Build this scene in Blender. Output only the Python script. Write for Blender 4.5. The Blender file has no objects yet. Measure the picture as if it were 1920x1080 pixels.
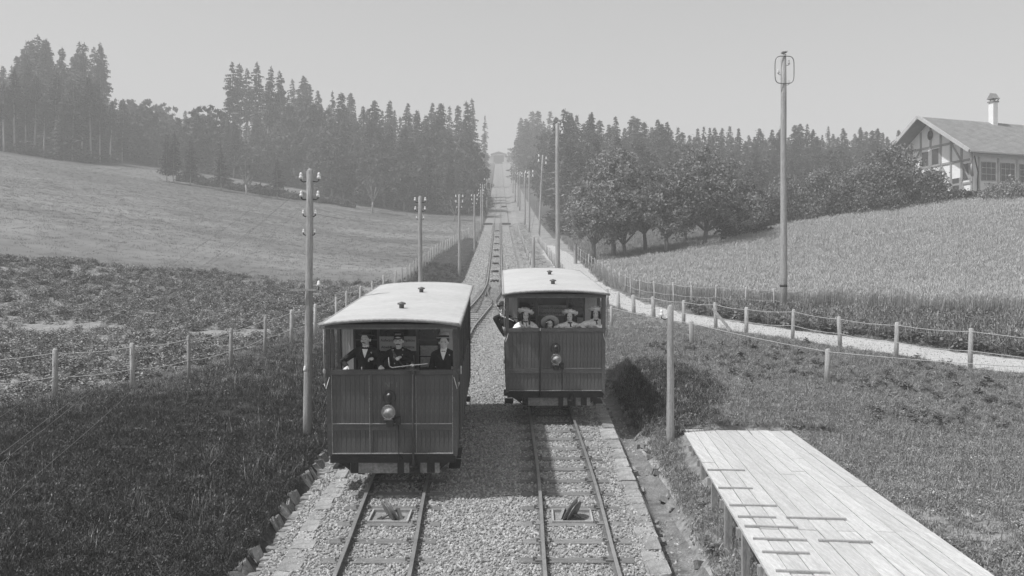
import bpy, bmesh, math, random
import numpy as np
from mathutils import Vector, Matrix, Euler

random.seed(7)
rng = np.random.default_rng(7)
scene = bpy.context.scene
col = scene.collection
R = math.radians

# ------------------------------------------------------------------ camera
CAM_Z = 5.3
FPX = 1700.0
cam_d = bpy.data.cameras.new('camera')
cam = bpy.data.objects.new('camera', cam_d)
col.objects.link(cam)
cam.location = (0, 0, CAM_Z)
cam.rotation_euler = (R(90), 0, 0)
cam_d.sensor_fit = 'HORIZONTAL'
cam_d.sensor_width = 36
cam_d.lens = 36 * FPX / 1920
cam_d.shift_y = 20 / 1920
cam_d.clip_start = 0.1
cam_d.clip_end = 4000
scene.camera = cam

# ------------------------------------------------------------------ world, sun, exposure
SUN_DIR = Vector((-0.56, -0.22, 1.0)).normalized()      # towards the sun
world = bpy.data.worlds.new('World')
scene.world = world
world.use_nodes = True
wn = world.node_tree
wn.nodes.clear()
w_out = wn.nodes.new('ShaderNodeOutputWorld')
w_bg = wn.nodes.new('ShaderNodeBackground')
w_bw = wn.nodes.new('ShaderNodeRGBToBW')
w_sky = wn.nodes.new('ShaderNodeTexSky')
w_sky.sky_type = 'NISHITA'
w_sky.sun_disc = False
w_sky.sun_elevation = math.asin(SUN_DIR.z)
w_sky.sun_rotation = math.atan2(SUN_DIR.x, SUN_DIR.y)
w_sky.air_density = 1.0
w_sky.dust_density = 1.0
w_sky.ozone_density = 1.0
w_bg.inputs['Strength'].default_value = 0.15
wn.links.new(w_sky.outputs[0], w_bw.inputs[0])
wn.links.new(w_bw.outputs[0], w_bg.inputs[0])
wn.links.new(w_bg.outputs[0], w_out.inputs[0])

sun_d = bpy.data.lights.new('sun', 'SUN')
sun_d.energy = 4.0
sun_d.angle = R(1.5)
sun_d.color = (1, 1, 1)
sun = bpy.data.objects.new('sun', sun_d)
col.objects.link(sun)
sun.location = SUN_DIR * 60
sun.rotation_euler = SUN_DIR.to_track_quat('Z', 'Y').to_euler()

scene.view_settings.view_transform = 'Standard'
scene.view_settings.look = 'None'
scene.view_settings.exposure = 0.5
scene.view_settings.gamma = 1.0
scene.view_settings.use_curve_mapping = False

# ------------------------------------------------------------------ helpers
def tag(o, label=None, cat=None, group=None, kind=None):
    if label: o['label'] = label
    if cat: o['category'] = cat
    if group: o['group'] = group
    if kind: o['kind'] = kind
    return o

def empty(name, loc=(0, 0, 0), rot=(0, 0, 0)):
    o = bpy.data.objects.new(name, None)
    o.empty_display_size = 0.2
    o.location = loc
    o.rotation_euler = rot
    col.objects.link(o)
    return o

def link(name, me, parent=None, loc=(0, 0, 0), rot=(0, 0, 0), scale=(1, 1, 1)):
    o = bpy.data.objects.new(name, me)
    o.location = loc
    o.rotation_euler = rot
    o.scale = scale
    if parent: o.parent = parent
    col.objects.link(o)
    return o

_m = {}
def mat(name, a, b=None, scale=6.0, rough=0.8, bump=0.0, bscale=None, fine=0.25, stretch=None,
        metal=0.0, spec=0.3, rand=0.0, wave=None, coord='Object', transl=0.0):
    """grey procedural material: two greys mixed by noise, plus fine grain"""
    if name in _m: return _m[name]
    m = bpy.data.materials.new(name)
    m.use_nodes = True
    nt = m.node_tree
    N, L = nt.nodes, nt.links
    bs = N['Principled BSDF']
    bs.inputs['Roughness'].default_value = rough
    bs.inputs['Metallic'].default_value = metal
    bs.inputs['Specular IOR Level'].default_value = spec
    if b is None: b = a * 1.35
    tc = N.new('ShaderNodeTexCoord')
    src = tc.outputs[coord]
    if stretch:
        mp = N.new('ShaderNodeMapping')
        mp.inputs['Scale'].default_value = stretch
        L.new(src, mp.inputs[0]); src = mp.outputs[0]
    n1 = N.new('ShaderNodeTexNoise'); n1.inputs['Scale'].default_value = scale
    n1.inputs['Detail'].default_value = 6; n1.inputs['Roughness'].default_value = 0.65
    L.new(src, n1.inputs['Vector'])
    rp = N.new('ShaderNodeMapRange')
    rp.inputs['From Min'].default_value = 0.32; rp.inputs['From Max'].default_value = 0.68
    rp.inputs['To Min'].default_value = a; rp.inputs['To Max'].default_value = b
    L.new(n1.outputs['Fac'], rp.inputs['Value'])
    val = rp.outputs[0]
    n2 = N.new('ShaderNodeTexNoise'); n2.inputs['Scale'].default_value = scale * 9
    n2.inputs['Detail'].default_value = 3
    L.new(src, n2.inputs['Vector'])
    mr = N.new('ShaderNodeMapRange')
    mr.inputs['From Min'].default_value = 0.3; mr.inputs['From Max'].default_value = 0.7
    mr.inputs['To Min'].default_value = 1 - fine; mr.inputs['To Max'].default_value = 1 + fine
    L.new(n2.outputs['Fac'], mr.inputs['Value'])
    mu = N.new('ShaderNodeMath'); mu.operation = 'MULTIPLY'
    L.new(val, mu.inputs[0]); L.new(mr.outputs[0], mu.inputs[1]); val = mu.outputs[0]
    if rand:
        oi = N.new('ShaderNodeObjectInfo')
        m2 = N.new('ShaderNodeMapRange')
        m2.inputs['To Min'].default_value = 1 - rand; m2.inputs['To Max'].default_value = 1 + rand
        L.new(oi.outputs['Random'], m2.inputs['Value'])
        mm = N.new('ShaderNodeMath'); mm.operation = 'MULTIPLY'
        L.new(val, mm.inputs[0]); L.new(m2.outputs[0], mm.inputs[1]); val = mm.outputs[0]
    cb = N.new('ShaderNodeCombineColor')
    for i in range(3): L.new(val, cb.inputs[i])
    L.new(cb.outputs[0], bs.inputs['Base Color'])
    if bump:
        bn = N.new('ShaderNodeTexNoise'); bn.inputs['Scale'].default_value = bscale or scale * 5
        bn.inputs['Detail'].default_value = 5
        L.new(src, bn.inputs['Vector'])
        bp = N.new('ShaderNodeBump'); bp.inputs['Strength'].default_value = bump
        bp.inputs['Distance'].default_value = 0.02
        L.new(bn.outputs['Fac'], bp.inputs['Height'])
        L.new(bp.outputs[0], bs.inputs['Normal'])
    if transl:
        tr = N.new('ShaderNodeBsdfTranslucent')
        L.new(cb.outputs[0], tr.inputs['Color'])
        mx = N.new('ShaderNodeMixShader'); mx.inputs[0].default_value = transl
        L.new(bs.outputs[0], mx.inputs[1]); L.new(tr.outputs[0], mx.inputs[2])
        L.new(mx.outputs[0], N['Material Output'].inputs['Surface'])
    _m[name] = m
    return m

class MB:
    """collects shapes and links them as one mesh object"""
    def __init__(s): s.v = []; s.f = []; s.mi = []; s.sm = []; s.cur = 0
    def add(s, vs, fs, smooth=False):
        n = len(s.v)
        s.v += [tuple(v) for v in vs]
        for f in fs:
            s.f.append([i + n for i in f]); s.mi.append(s.cur); s.sm.append(smooth)
        return s
    def box(s, c, d, rot=None, taper=None):
        x, y, z = d[0] / 2, d[1] / 2, d[2] / 2
        vs = [Vector((a * x, b * y, e * z)) for a in (-1, 1) for b in (-1, 1) for e in (-1, 1)]
        if rot is not None:
            M = rot if isinstance(rot, Matrix) else Euler(rot).to_matrix()
            vs = [M @ v for v in vs]
        vs = [v + Vector(c) for v in vs]
        return s.add(vs, [(0, 1, 3, 2), (4, 6, 7, 5), (0, 4, 5, 1), (2, 3, 7, 6), (0, 2, 6, 4), (1, 5, 7, 3)])
    def span(s, a, b):
        c = [(a[i] + b[i]) / 2 for i in range(3)]; d = [abs(b[i] - a[i]) for i in range(3)]
        return s.box(c, d)
    def bar(s, p, q, w, h=None, up=(0, 0, 1)):
        p, q = Vector(p), Vector(q); h = h or w
        d = (q - p); L = d.length; d.normalize()
        u = Vector(up)
        if abs(d.dot(u)) > .98: u = Vector((0, 1, 0))
        x = d.cross(u).normalized(); z = x.cross(d).normalized()
        M = Matrix((x, d, z)).transposed()
        return s.box((p + q) / 2, (w, L, h), rot=M)
    def tube(s, pts, rad, n=8, cap=True, smooth=True):
        pts = [Vector(p) for p in pts]
        if not hasattr(rad, '__len__'): rad = [rad] * len(pts)
        vs = []; fs = []
        prev = None
        for i, p in enumerate(pts):
            d = (pts[min(i + 1, len(pts) - 1)] - pts[max(i - 1, 0)]).normalized()
            if prev is None:
                a = Vector((1, 0, 0)) if abs(d.x) < .9 else Vector((0, 1, 0))
                x = d.cross(a).normalized()
            else:
                x = (prev - d * prev.dot(d)).normalized()
            prev = x; y = d.cross(x)
            for k in range(n):
                t = 2 * math.pi * k / n
                vs.append(p + (x * math.cos(t) + y * math.sin(t)) * rad[i])
        for i in range(len(pts) - 1):
            for k in range(n):
                k2 = (k + 1) % n
                fs.append((i * n + k, i * n + k2, (i + 1) * n + k2, (i + 1) * n + k))
        if cap:
            fs.append(tuple(range(n - 1, -1, -1))); fs.append(tuple((len(pts) - 1) * n + k for k in range(n)))
        return s.add(vs, fs, smooth)
    def lathe(s, prof, c=(0, 0, 0), n=16, M=None, sx=1, sy=1, smooth=True):
        vs = []; fs = []
        for (r, z) in prof:
            for k in range(n):
                t = 2 * math.pi * k / n
                v = Vector((r * math.cos(t) * sx, r * math.sin(t) * sy, z))
                if M is not None: v = M @ v
                vs.append(v + Vector(c))
        for i in range(len(prof) - 1):
            for k in range(n):
                k2 = (k + 1) % n
                fs.append((i * n + k, i * n + k2, (i + 1) * n + k2, (i + 1) * n + k))
        if prof[0][0] > 1e-4: fs.append(tuple(range(n - 1, -1, -1)))
        if prof[-1][0] > 1e-4: fs.append(tuple((len(prof) - 1) * n + k for k in range(n)))
        return s.add(vs, fs, smooth)
    def ell(s, c, r, n=12, m=8, M=None):
        vs = []; fs = []
        for i in range(m + 1):
            ph = math.pi * i / m
            for k in range(n):
                t = 2 * math.pi * k / n
                v = Vector((r[0] * math.sin(ph) * math.cos(t), r[1] * math.sin(ph) * math.sin(t), -r[2] * math.cos(ph)))
                if M is not None: v = M @ v
                vs.append(v + Vector(c))
        for i in range(m):
            for k in range(n):
                k2 = (k + 1) % n
                fs.append((i * n + k, i * n + k2, (i + 1) * n + k2, (i + 1) * n + k))
        return s.add(vs, fs, True)
    def caps(s, p, q, r0, r1, n=12):
        """closed tapered capsule"""
        p, q = Vector(p), Vector(q)
        d = q - p; L = max(d.length, 1e-5); d = d / L
        pts = []; rr = []
        for a in (-.98, -.8, -.4, 0): pts.append(p + d * (a * r0)); rr.append(r0 * math.sqrt(1 - a * a))
        for a in (0, .4, .8, .98): pts.append(q + d * (a * r1)); rr.append(r1 * math.sqrt(1 - a * a))
        return s.tube(pts, rr, n)
    def prism(s, poly, y0, y1, axis='y'):
        n = len(poly)
        if axis == 'y': vs = [(a, y0, b) for a, b in poly] + [(a, y1, b) for a, b in poly]
        elif axis == 'x': vs = [(y0, a, b) for a, b in poly] + [(y1, a, b) for a, b in poly]
        else: vs = [(a, b, y0) for a, b in poly] + [(a, b, y1) for a, b in poly]
        fs = [tuple(range(n)), tuple(range(2 * n - 1, n - 1, -1))]
        fs += [(i, i + n, (i + 1) % n + n, (i + 1) % n) for i in range(n)]
        return s.add(vs, fs)
    def mesh(s, name, mats=None):
        me = bpy.data.meshes.new(name)
        me.from_pydata(s.v, [], s.f)
        me.polygons.foreach_set('material_index', s.mi)
        me.polygons.foreach_set('use_smooth', s.sm)
        for m in (mats if isinstance(mats, (list, tuple)) else [mats]):
            if m: me.materials.append(m)
        bm = bmesh.new(); bm.from_mesh(me)
        bmesh.ops.recalc_face_normals(bm, faces=bm.faces)
        bm.to_mesh(me); bm.free()
        me.update()
        return me
    def build(s, name, mats, parent=None, loc=(0, 0, 0), rot=(0, 0, 0)):
        return link(name, s.mesh(name, mats), parent, loc, rot)

def copy_tree(o, parent=None):
    c = o.copy()
    col.objects.link(c)
    if parent: c.parent = parent
    for ch in list(o.children): copy_tree(ch, c)
    return c

def ss(a, b, x):
    t = np.clip((np.asarray(x, float) - a) / (b - a), 0, 1)
    return t * t * (3 - 2 * t)

# ------------------------------------------------------------------ lie of the land
_py = np.arange(-60, 1200, 1.0)
_kY = [-60, 0, 20, 64, 85, 105, 145, 194, 260, 327, 405, 523, 700, 1200]
_kZ = [-2, .14, 2.14, 6.5, 9.2, 11.7, 17.1, 24.9, 35.6, 46.8, 61.8, 83.5, 98, 104]
_raw = np.interp(_py, _kY, _kZ)
_g = np.exp(-0.5 * (np.arange(-18, 19) / 6.0) ** 2); _g /= _g.sum()
_smo = np.convolve(np.pad(_raw, 18, mode='edge'), _g, mode='valid')
_smo = np.where(_py < 40, _raw, _smo)
def zt(Y): return np.interp(Y, _py, _smo)                # rail head height
def xm(Y): return -0.31 - 0.0141 * np.asarray(Y, float)  # middle between the two tracks
def uLe(Y): return np.interp(Y, [0, 12.7, 45, 66, 145], [3.17, 3.17, 3.1, 2.2, 1.95])
def uRe(Y): return np.interp(Y, [0, 12.7, 16, 25, 45, 66, 145], [2.78, 2.78, 2.92, 3.17, 3.1, 1.9, 1.85])
def ufence(Y): return np.interp(Y, [0, 18, 22, 23, 24.6, 27, 30, 33, 38, 60, 80, 115, 170],
                                [13, 12.4, 10.5, 9.1, 8.2, 7.7, 7.5, 7.2, 6.7, 5.8, 5.2, 3.2, 3.0])
_gn = [(rng.uniform(-1, 1), rng.uniform(-1, 1), rng.uniform(0, 6.28)) for _ in range(24)]
def wob(X, Y, s):
    X = np.asarray(X, float); Y = np.asarray(Y, float)
    z = 0
    for i, (a, b, c) in enumerate(_gn[:12]):
        k = (0.6 + 0.25 * i) / s
        z = z + np.sin((a * X + b * Y) * k + c) / (1 + .3 * i)
    return z / 4
PATH = [(48, 18), (32, 20.5), (23, 25.0), (15.7, 28.9), (12.95, 33.2), (10.1, 37.5), (8.5, 40.8), (6.8, 45.6), (6.0, 50), (5.3, 60), (4.9, 72), (4.4, 85), (4.0, 102)]
def path_dist(X, Y):
    X = np.asarray(X, float); Y = np.asarray(Y, float)
    best = np.full(np.broadcast(X, Y).shape, 1e9)
    for (ax, ay), (bx, by) in zip(PATH[:-1], PATH[1:]):
        dx, dy = bx - ax, by - ay
        t = np.clip(((X - ax) * dx + (Y - ay) * dy) / (dx * dx + dy * dy), 0, 1)
        best = np.minimum(best, np.hypot(X - ax - t * dx, Y - ay - t * dy))
    return best
def path_half(Y): return np.interp(Y, [20, 40, 60, 72, 88, 100], [1.35, 1.15, .9, 1.2, 1.3, .6])
DECK_Z = 2.3
def ground(X, Y):
    X = np.asarray(X, float); Y = np.asarray(Y, float)
    zb = zt(Y) - .14
    u = X - xm(Y)
    # left
    el = -u - uLe(Y); ef = ufence(Y) - uLe(Y)
    hb = np.interp(Y, [0, 22, 30, 36, 55, 70, 100, 150], [.75, .65, .45, .3, .25, .45, .5, .4])
    t = np.clip(el / np.maximum(ef, .6), 0, 1)
    zl = np.where(el < .12, -.05 - 1.4 * np.clip(el, 0, .12), np.where(el < .35, -.22 + .9 * (el - .12), -.013 + (hb + .013) * (1 - (1 - t) ** 2.2)))
    zl = zl + .15 * ss(30, 75, Y) * (np.log1p(np.exp(np.clip((-u - 13) / 3.0, -30, 30))) * 3.0) * 1.0
    zl = zl - .10 * ss(60, 200, Y) * np.clip(-u - 110, 0, None)
    # right
    er = u - uRe(Y)
    hr = np.maximum(2.18 - zb, np.interp(Y, [0, 22, 34, 50, 70], [.2, .25, .3, .12, .1]))
    hump = .42 * np.exp(-((X - 4.6) / 1.5) ** 2 - ((Y - 25.5) / 3.6) ** 2)
    rise = ss(.5, 1.7, er)
    dd = np.interp(er, [-.1, 0, .1, .5, .62], [0, -.05, -.36, -.36, -.22]) * np.interp(Y, [45, 66], [1, .5])
    zr = np.where(er < .62, dd, -.22 + (hr + .22) * rise) + hump * rise
    g = .16 * ss(42, 78, Y) * (1 - .55 * ss(110, 190, Y))
    zr = zr + g * (np.log1p(np.exp(np.clip((u - 13) / 3.0, -30, 30))) * 3.0)
    zr = zr - g * np.clip(u - 90, 0, None)
    off = np.where(u < 0, np.where(el > 0, zl, 0), np.where(er > 0, zr, 0))
    far = np.maximum(np.where(u < 0, el, er), 0)
    n = wob(X, Y, 1.1) * .05 * ss(.8, 3, far) + wob(X + 40, Y, 9) * .35 * ss(20, 45, far) + wob(X, Y + 9, .35) * .02 * ss(.5, 1.5, far)
    z = zb + off + n
    # level place for the boarding platform
    dk = (Y < 20.9) & (er > 1.5)
    z = np.where(dk & (X < 3.4 + (Y - 10) * .1 + 2.9), np.minimum(z, DECK_Z - .14), z)
    return z
def G(x, y): return float(ground(x, y))

def wood_back(X, Y):
    """the wood edge stands back behind a strip of meadow left of the middle"""
    q = np.asarray(X, float) / np.maximum(Y, 1)
    return 20 * ss(-.47, -.41, q) * (1 - ss(-.24, -.18, q))
WHEAT_NEAR = ([5, 7.2, 9.4, 13, 20, 35, 80], [70, 55.5, 49.5, 46, 43, 41, 40])
WHEAT_FAR = ([6, 9, 17.5, 25, 45, 80], [69, 71, 77, 85, 85, 87])
def classify(X, Y):
    u = X - xm(Y)
    c = np.full(X.shape, 'verge', dtype=object)
    el = -u - uLe(Y); er = u - uRe(Y)
    c[(u < 0)] = 'meadow'
    c[(u < 0) & (el < ufence(Y) - uLe(Y) + .3) & (Y < 110)] = 'bank'
    pot = (u < 0) & (-u > ufence(Y) + .7) & (Y < 58 + 2.5 * wob(X, Y, 3)) & (Y > -2) & (X > -75)
    c[pot] = 'field'
    c[(u > 0) & (er > 0) & (er < .6) & (Y < 62)] = 'ditch'
    wheat = (X > 7) & (Y > np.interp(X, *WHEAT_NEAR)) & (Y < np.interp(X, *WHEAT_FAR)) & (X < 90)
    c[wheat] = 'wheat'
    c[(path_dist(X, Y) < path_half(Y) + .14 * wob(X, Y, .3)) & (Y < 101)] = 'path'
    fe = 163 + 6 * wob(X, Y, 12) + wood_back(X, Y)
    c[(Y > fe) & (u < -uLe(Y))] = 'forest'
    c[(Y > 112) & (u > 7)] = 'forest'
    c[(el <= 0) & (er <= 0)] = 'bed'
    return c

MATS = dict(
    bed=mat('ballast_base', .16, .30, scale=9, bump=.6, bscale=40, fine=.45),
    ditch=mat('ditch_mud', .10, .22, scale=4, bump=.5, bscale=25, fine=.4),
    path=mat('gravel_path_surface', .34, .46, scale=5, bump=.4, bscale=30, fine=.2),
    field=mat('potato_soil', .17, .27, scale=2.2, bump=.6, bscale=18, fine=.4),
    wheat=mat('wheat_floor', .12, .18, scale=2, fine=.3),
    meadow=mat('meadow_turf', .09, .22, scale=.07, bump=.1, bscale=9, fine=.12, stretch=(.5, 1.3, 1)),
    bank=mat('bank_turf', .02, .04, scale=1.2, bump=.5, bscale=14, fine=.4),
    verge=mat('verge_turf', .14, .32, scale=.9, bump=.5, bscale=14, fine=.35),
    forest=mat('forest_litter', .05, .10, scale=.5, fine=.4),
)
def seg(*a):
    out = []
    for (p, q, st) in a: out += list(np.arange(p, q, st))
    return np.array(out + [a[-1][1]], float)
ug = np.concatenate([-seg((7.5, 20, .32), (20, 45, .9), (45, 120, 3), (120, 620, 40))[::-1], seg((-7.35, 7.5, .15)), seg((7.8, 20, .32), (20, 45, .9), (45, 120, 3), (120, 620, 40))])
yg = seg((-30, 8, 1.5), (8, 46, .2), (46, 100, .5), (100, 220, 1.6), (220, 560, 6), (560, 1150, 40))
UU, YY = np.meshgrid(ug, yg)
XX = UU + xm(YY)
# snap columns near the formation to the bed edges
for k in range(UU.shape[0]):
    for e in (-float(uLe(yg[k])), float(uRe(yg[k]))):
        i = int(np.argmin(abs(UU[k] - e))); XX[k, i] += e - UU[k, i]
ZZ = ground(XX, YY)
near = (YY < 100) & (YY > 5)
ZZ = ZZ + np.where(near & (UU < 0) & (-UU > uLe(YY) + .3), rng.normal(0, .012, ZZ.shape), 0)
cx = (XX[:-1, :-1] + XX[1:, 1:]) / 2; cy = (YY[:-1, :-1] + YY[1:, 1:]) / 2
cls = classify(cx, cy)
nY, nU = UU.shape
idx = np.arange(nY * nU).reshape(nY, nU)
quads = np.stack([idx[:-1, :-1], idx[:-1, 1:], idx[1:, 1:], idx[1:, :-1]], -1).reshape(-1, 4)
allv = np.stack([XX, YY, ZZ], -1).reshape(-1, 3)
flat = cls.reshape(-1)
GNAME = dict(bed='track_bed', ditch='drainage_ditch', path='gravel_path', field='potato_field_ground', wheat='wheat_field_ground',
             meadow='meadow_ground', bank='grass_bank_ground', verge='grass_verge_ground', forest='forest_floor')
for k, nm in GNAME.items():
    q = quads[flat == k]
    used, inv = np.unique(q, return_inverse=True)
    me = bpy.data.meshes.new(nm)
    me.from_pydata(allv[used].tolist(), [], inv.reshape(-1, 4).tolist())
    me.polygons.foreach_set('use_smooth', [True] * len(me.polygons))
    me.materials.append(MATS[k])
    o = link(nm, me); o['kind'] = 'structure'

# ------------------------------------------------------------------ common materials
M_rail = mat('rail_steel', .10, .20, scale=3, rough=.45, metal=.3, fine=.2)
M_railtop = mat('rail_head', .30, .42, scale=3, rough=.35, metal=.5, fine=.1)
M_sleeper = mat('sleeper_timber', .13, .22, scale=3, stretch=(1, 8, 4), bump=.4, fine=.3, rand=.2)
M_stone = mat('dressed_stone', .20, .36, scale=3, bump=.8, bscale=18, fine=.35, rand=.2)
M_rub = mat('rubble_stone', .15, .32, scale=5, bump=.6, bscale=22, fine=.3, rand=.3)
M_pole = mat('weathered_pole', .22, .42, scale=4, stretch=(7, 7, .45), bump=.8, bscale=22, fine=.32)
M_post = mat('weathered_fence_post', .28, .48, scale=5, stretch=(7, 7, .8), bump=.8, bscale=24, fine=.32, rand=.18)
M_wire = mat('galvanised_wire', .13, .18, rough=.5)
M_porc = mat('porcelain', .62, .7, rough=.25, fine=.03)
M_iron = mat('dark_iron', .03, .06, scale=8, rough=.55, metal=.3)
M_plank = mat('pale_deck_plank', .40, .56, scale=1.4, stretch=(12, .7, 9), bump=.6, bscale=10, fine=.17, rand=.08)
M_batten = mat('deck_batten', .25, .34, scale=6, fine=.2)

# ------------------------------------------------------------------ tracks
def half(Y): return np.interp(Y, [0, 10, 12.7, 17, 25, 30, 39.5, 46, 50, 55, 60, 64], [1.42, 1.45, 1.47, 1.6, 1.62, 1.6, 1.36, .84, .53, .24, .06, 0])
def smooth_half(Y):
    return np.mean([half(Y + d) for d in (-1.5, -.75, 0, .75, 1.5)], axis=0)
def rail_mesh(pts, name):
    """flat-bottomed rail swept through pts (rail head centre)"""
    prof = [(-.028, 0), (.028, 0), (.028, -.03), (.009, -.042), (.009, -.10), (.05, -.115), (.05, -.125), (-.05, -.125), (-.05, -.115), (-.009, -.10), (-.009, -.042), (-.028, -.03)]
    n = len(prof); vs = []; fs = []; mi = []
    for i, p in enumerate(pts):
        a = Vector(pts[max(i - 1, 0)]); b = Vector(pts[min(i + 1, len(pts) - 1)])
        d = (b - a); d.z = 0; d.normalize(); x = Vector((d.y, -d.x, 0))
        for (q, z) in prof: vs.append(Vector(p) + x * q + Vector((0, 0, z)))
    for i in range(len(pts) - 1):
        for k in range(n):
            fs.append((i * n + k, i * n + (k + 1) % n, (i + 1) * n + (k + 1) % n, (i + 1) * n + k)); mi.append(1 if k == 0 else 0)
    fs.append(tuple(range(n))); mi.append(0)
    fs.append(tuple((len(pts) - 1) * n + k for k in range(n))); mi.append(0)
    me = bpy.data.meshes.new(name); me.from_pydata([tuple(v) for v in vs], [], fs)
    me.materials.append(M_rail); me.materials.append(M_railtop)
    me.polygons.foreach_set('material_index', mi)
    bm = bmesh.new(); bm.from_mesh(me); bmesh.ops.recalc_face_normals(bm, faces=bm.faces); bm.to_mesh(me); bm.free()
    return me
GA = .525
def track(name, label, sgn, y0, y1, ends):
    t = tag(empty(name), label, 'railway track', kind='structure')
    for side in (-1, 1):
        ye = ends[side]
        ys = np.arange(y0, ye + .01, 1.0)
        pts = [(float(xm(y) + sgn * smooth_half(y) + side * GA), float(y), float(zt(y))) for y in ys]
        link('rail', rail_mesh(pts, 'rail'), t)
    return t
trackL = track('railway_track', 'left narrow gauge track running under the nearer car with timber sleepers', -1, 8, 64, {-1: 64, 1: 49.8})
trackR = track('railway_track', 'right narrow gauge track running under the farther car with timber sleepers', 1, 8, 64, {-1: 49.8, 1: 64})
trackU = track('railway_track', 'single narrow gauge track climbing straight uphill beyond the passing loop', 1, 64, 524, {-1: 524, 1: 524})
# wing rails behind the crossing
wing = MB()
for s in (-1, 1):
    pts = [(float(xm(y)) + s * w, y, float(zt(y)) - .03) for y, w in ((48.6, .18), (50.2, .1), (52, .16), (54.5, .34), (57, .42), (59, .38), (60.5, .30))]
    wing.tube(pts, .05, 6)
    pts = [(float(xm(y)) + s * w, y, float(zt(y)) - .03) for y, w in ((54.2, .52), (57, .47), (61, .36))]
    wing.tube(pts, .045, 6)
wing.build('wing_rail', M_rail, trackU)
slm = MB(); slm.box((0, 0, 0), (1.72, .2, .14)); slm.box((-GA, 0, .085), (.18, .16, .03)); slm.box((GA, 0, .085), (.18, .16, .03))
for s in (-1, 1):
    for e in (-1, 1): slm.box((s * GA + e * .1, .0, .1), (.05, .05, .06))
slm = slm.mesh('sleeper', M_sleeper)
slope = math.atan(.1)
y = 11.2 + .0
while y < 150:
    if y < 60:
        for t, s in ((trackL, -1), (trackR, 1)):
            if abs(float(smooth_half(y))) < .9 and s == 1: continue
            wdt = 1 if smooth_half(y) >= .9 else (1.72 + 2 * float(smooth_half(y))) / 1.72
            x = float(xm(y)) + s * float(smooth_half(y)) if smooth_half(y) >= .9 else float(xm(y))
            o = link('sleeper', slm, t, (x + random.uniform(-.04, .04), y, float(zt(y)) - .188 + random.uniform(0, .012)), (slope, 0, random.uniform(-.012, .012)), (wdt, 1, 1))
    else:
        link('sleeper', slm, trackU, (float(xm(y)), y, float(zt(y)) - .2), (math.atan(.13), 0, random.uniform(-.01, .01)))
    y += .79

# ------------------------------------------------------------------ stone kerbs
def stone_mesh(l, w, h, seed, rough=.02):
    r = random.Random(seed)
    bm = bmesh.new(); bmesh.ops.create_cube(bm, size=1)
    bmesh.ops.bevel(bm, geom=bm.edges[:], offset=.07, segments=1, affect='EDGES')
    for v in bm.verts:
        v.co = Vector((v.co.x * w, v.co.y * l, v.co.z * h)) + Vector((r.uniform(-1, 1), r.uniform(-1, 1), r.uniform(-.6, .6))) * rough
    me = bpy.data.meshes.new('stone'); bm.to_mesh(me); bm.free()
    return me
kst = [stone_mesh(1, 1, .16, i, .025) for i in range(8)]
for m_ in kst: m_.materials.append(M_stone)
rst = [stone_mesh(1, 1, 1, 20 + i, .11) for i in range(8)]
for m_ in rst: m_.materials.append(M_rub)
kL = tag(empty('stone_kerb'), 'flat dressed stone kerb edging the ballast left of the left track', 'kerb', kind='structure')
kR = tag(empty('stone_kerb'), 'flat dressed stone kerb edging the ballast right of the right track', 'kerb', kind='structure')
for k, s in ((kL, -1), (kR, 1)):
    y = 10.5
    while y < 46:
        l = random.uniform(.32, .62); w = random.uniform(.24, .38)
        e = float(uRe(y)) if s > 0 else float(uLe(y)) - .22
        x = float(xm(y)) + s * (e - w / 2)
        link('stone', random.choice(kst), k, (x, y + l / 2, float(zt(y + l / 2)) - .185 + random.uniform(-.025, .015)),
             (slope + random.uniform(-.03, .03), random.uniform(-.03, .03), random.uniform(-.05, .05)), (w, l - .02, 1))
        y += l
# rubble stones: left of the left kerb set on edge, right ditch lining
wl = tag(empty('stone_edging'), 'row of rough stones set on edge at the foot of the dark left bank', 'stone edging', kind='structure')
y = 10.5
while y < 24:
    l = random.uniform(.14, .30)
    x = float(xm(y)) - float(uLe(y)) - .26
    if y > 12.5 and random.random() < .4:
        y += l; continue
    link('stone', random.choice(rst), wl, (x, y, float(zt(y)) - .19), (random.uniform(-.3, .3), -.55 + random.uniform(-.2, .2), random.uniform(-.4, .4)),
         (random.uniform(.05, .11), l, random.uniform(.22, .36)))
    y += l * random.uniform(.9, 1.5)
y = 10.5
while y < 24:
    l = random.uniform(.08, .15)
    x = float(xm(y)) - float(uLe(y)) + random.uniform(-.03, .06)
    link('stone', random.choice(rst), wl, (x, y, float(zt(y)) - .2), (slope, random.uniform(-.2, .2), random.uniform(-.3, .3)), (random.uniform(.22, .34), l, .12))
    y += l * 1.15
dl = tag(empty('ditch_lining'), 'loose stones lining the drainage ditch right of the right kerb', 'ditch lining', kind='structure')
y = 10.5
while y < 30:
    for e, wz in ((.14, .2), (.58, .3)):
        if random.random() < (.3 if e < .3 else .45):
            x = float(xm(y)) + float(uRe(y)) + e + random.uniform(-.05, .05)
            link('stone', random.choice(rst), dl, (x, y, float(ground(x, y)) + .02), (random.uniform(-.4, .4), random.uniform(.1, .7) if e > .3 else random.uniform(-.3, .1), random.uniform(-.6, .6)),
                 (random.uniform(.08, .18), random.uniform(.1, .26), random.uniform(.08, .14)))
    y += .3

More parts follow.
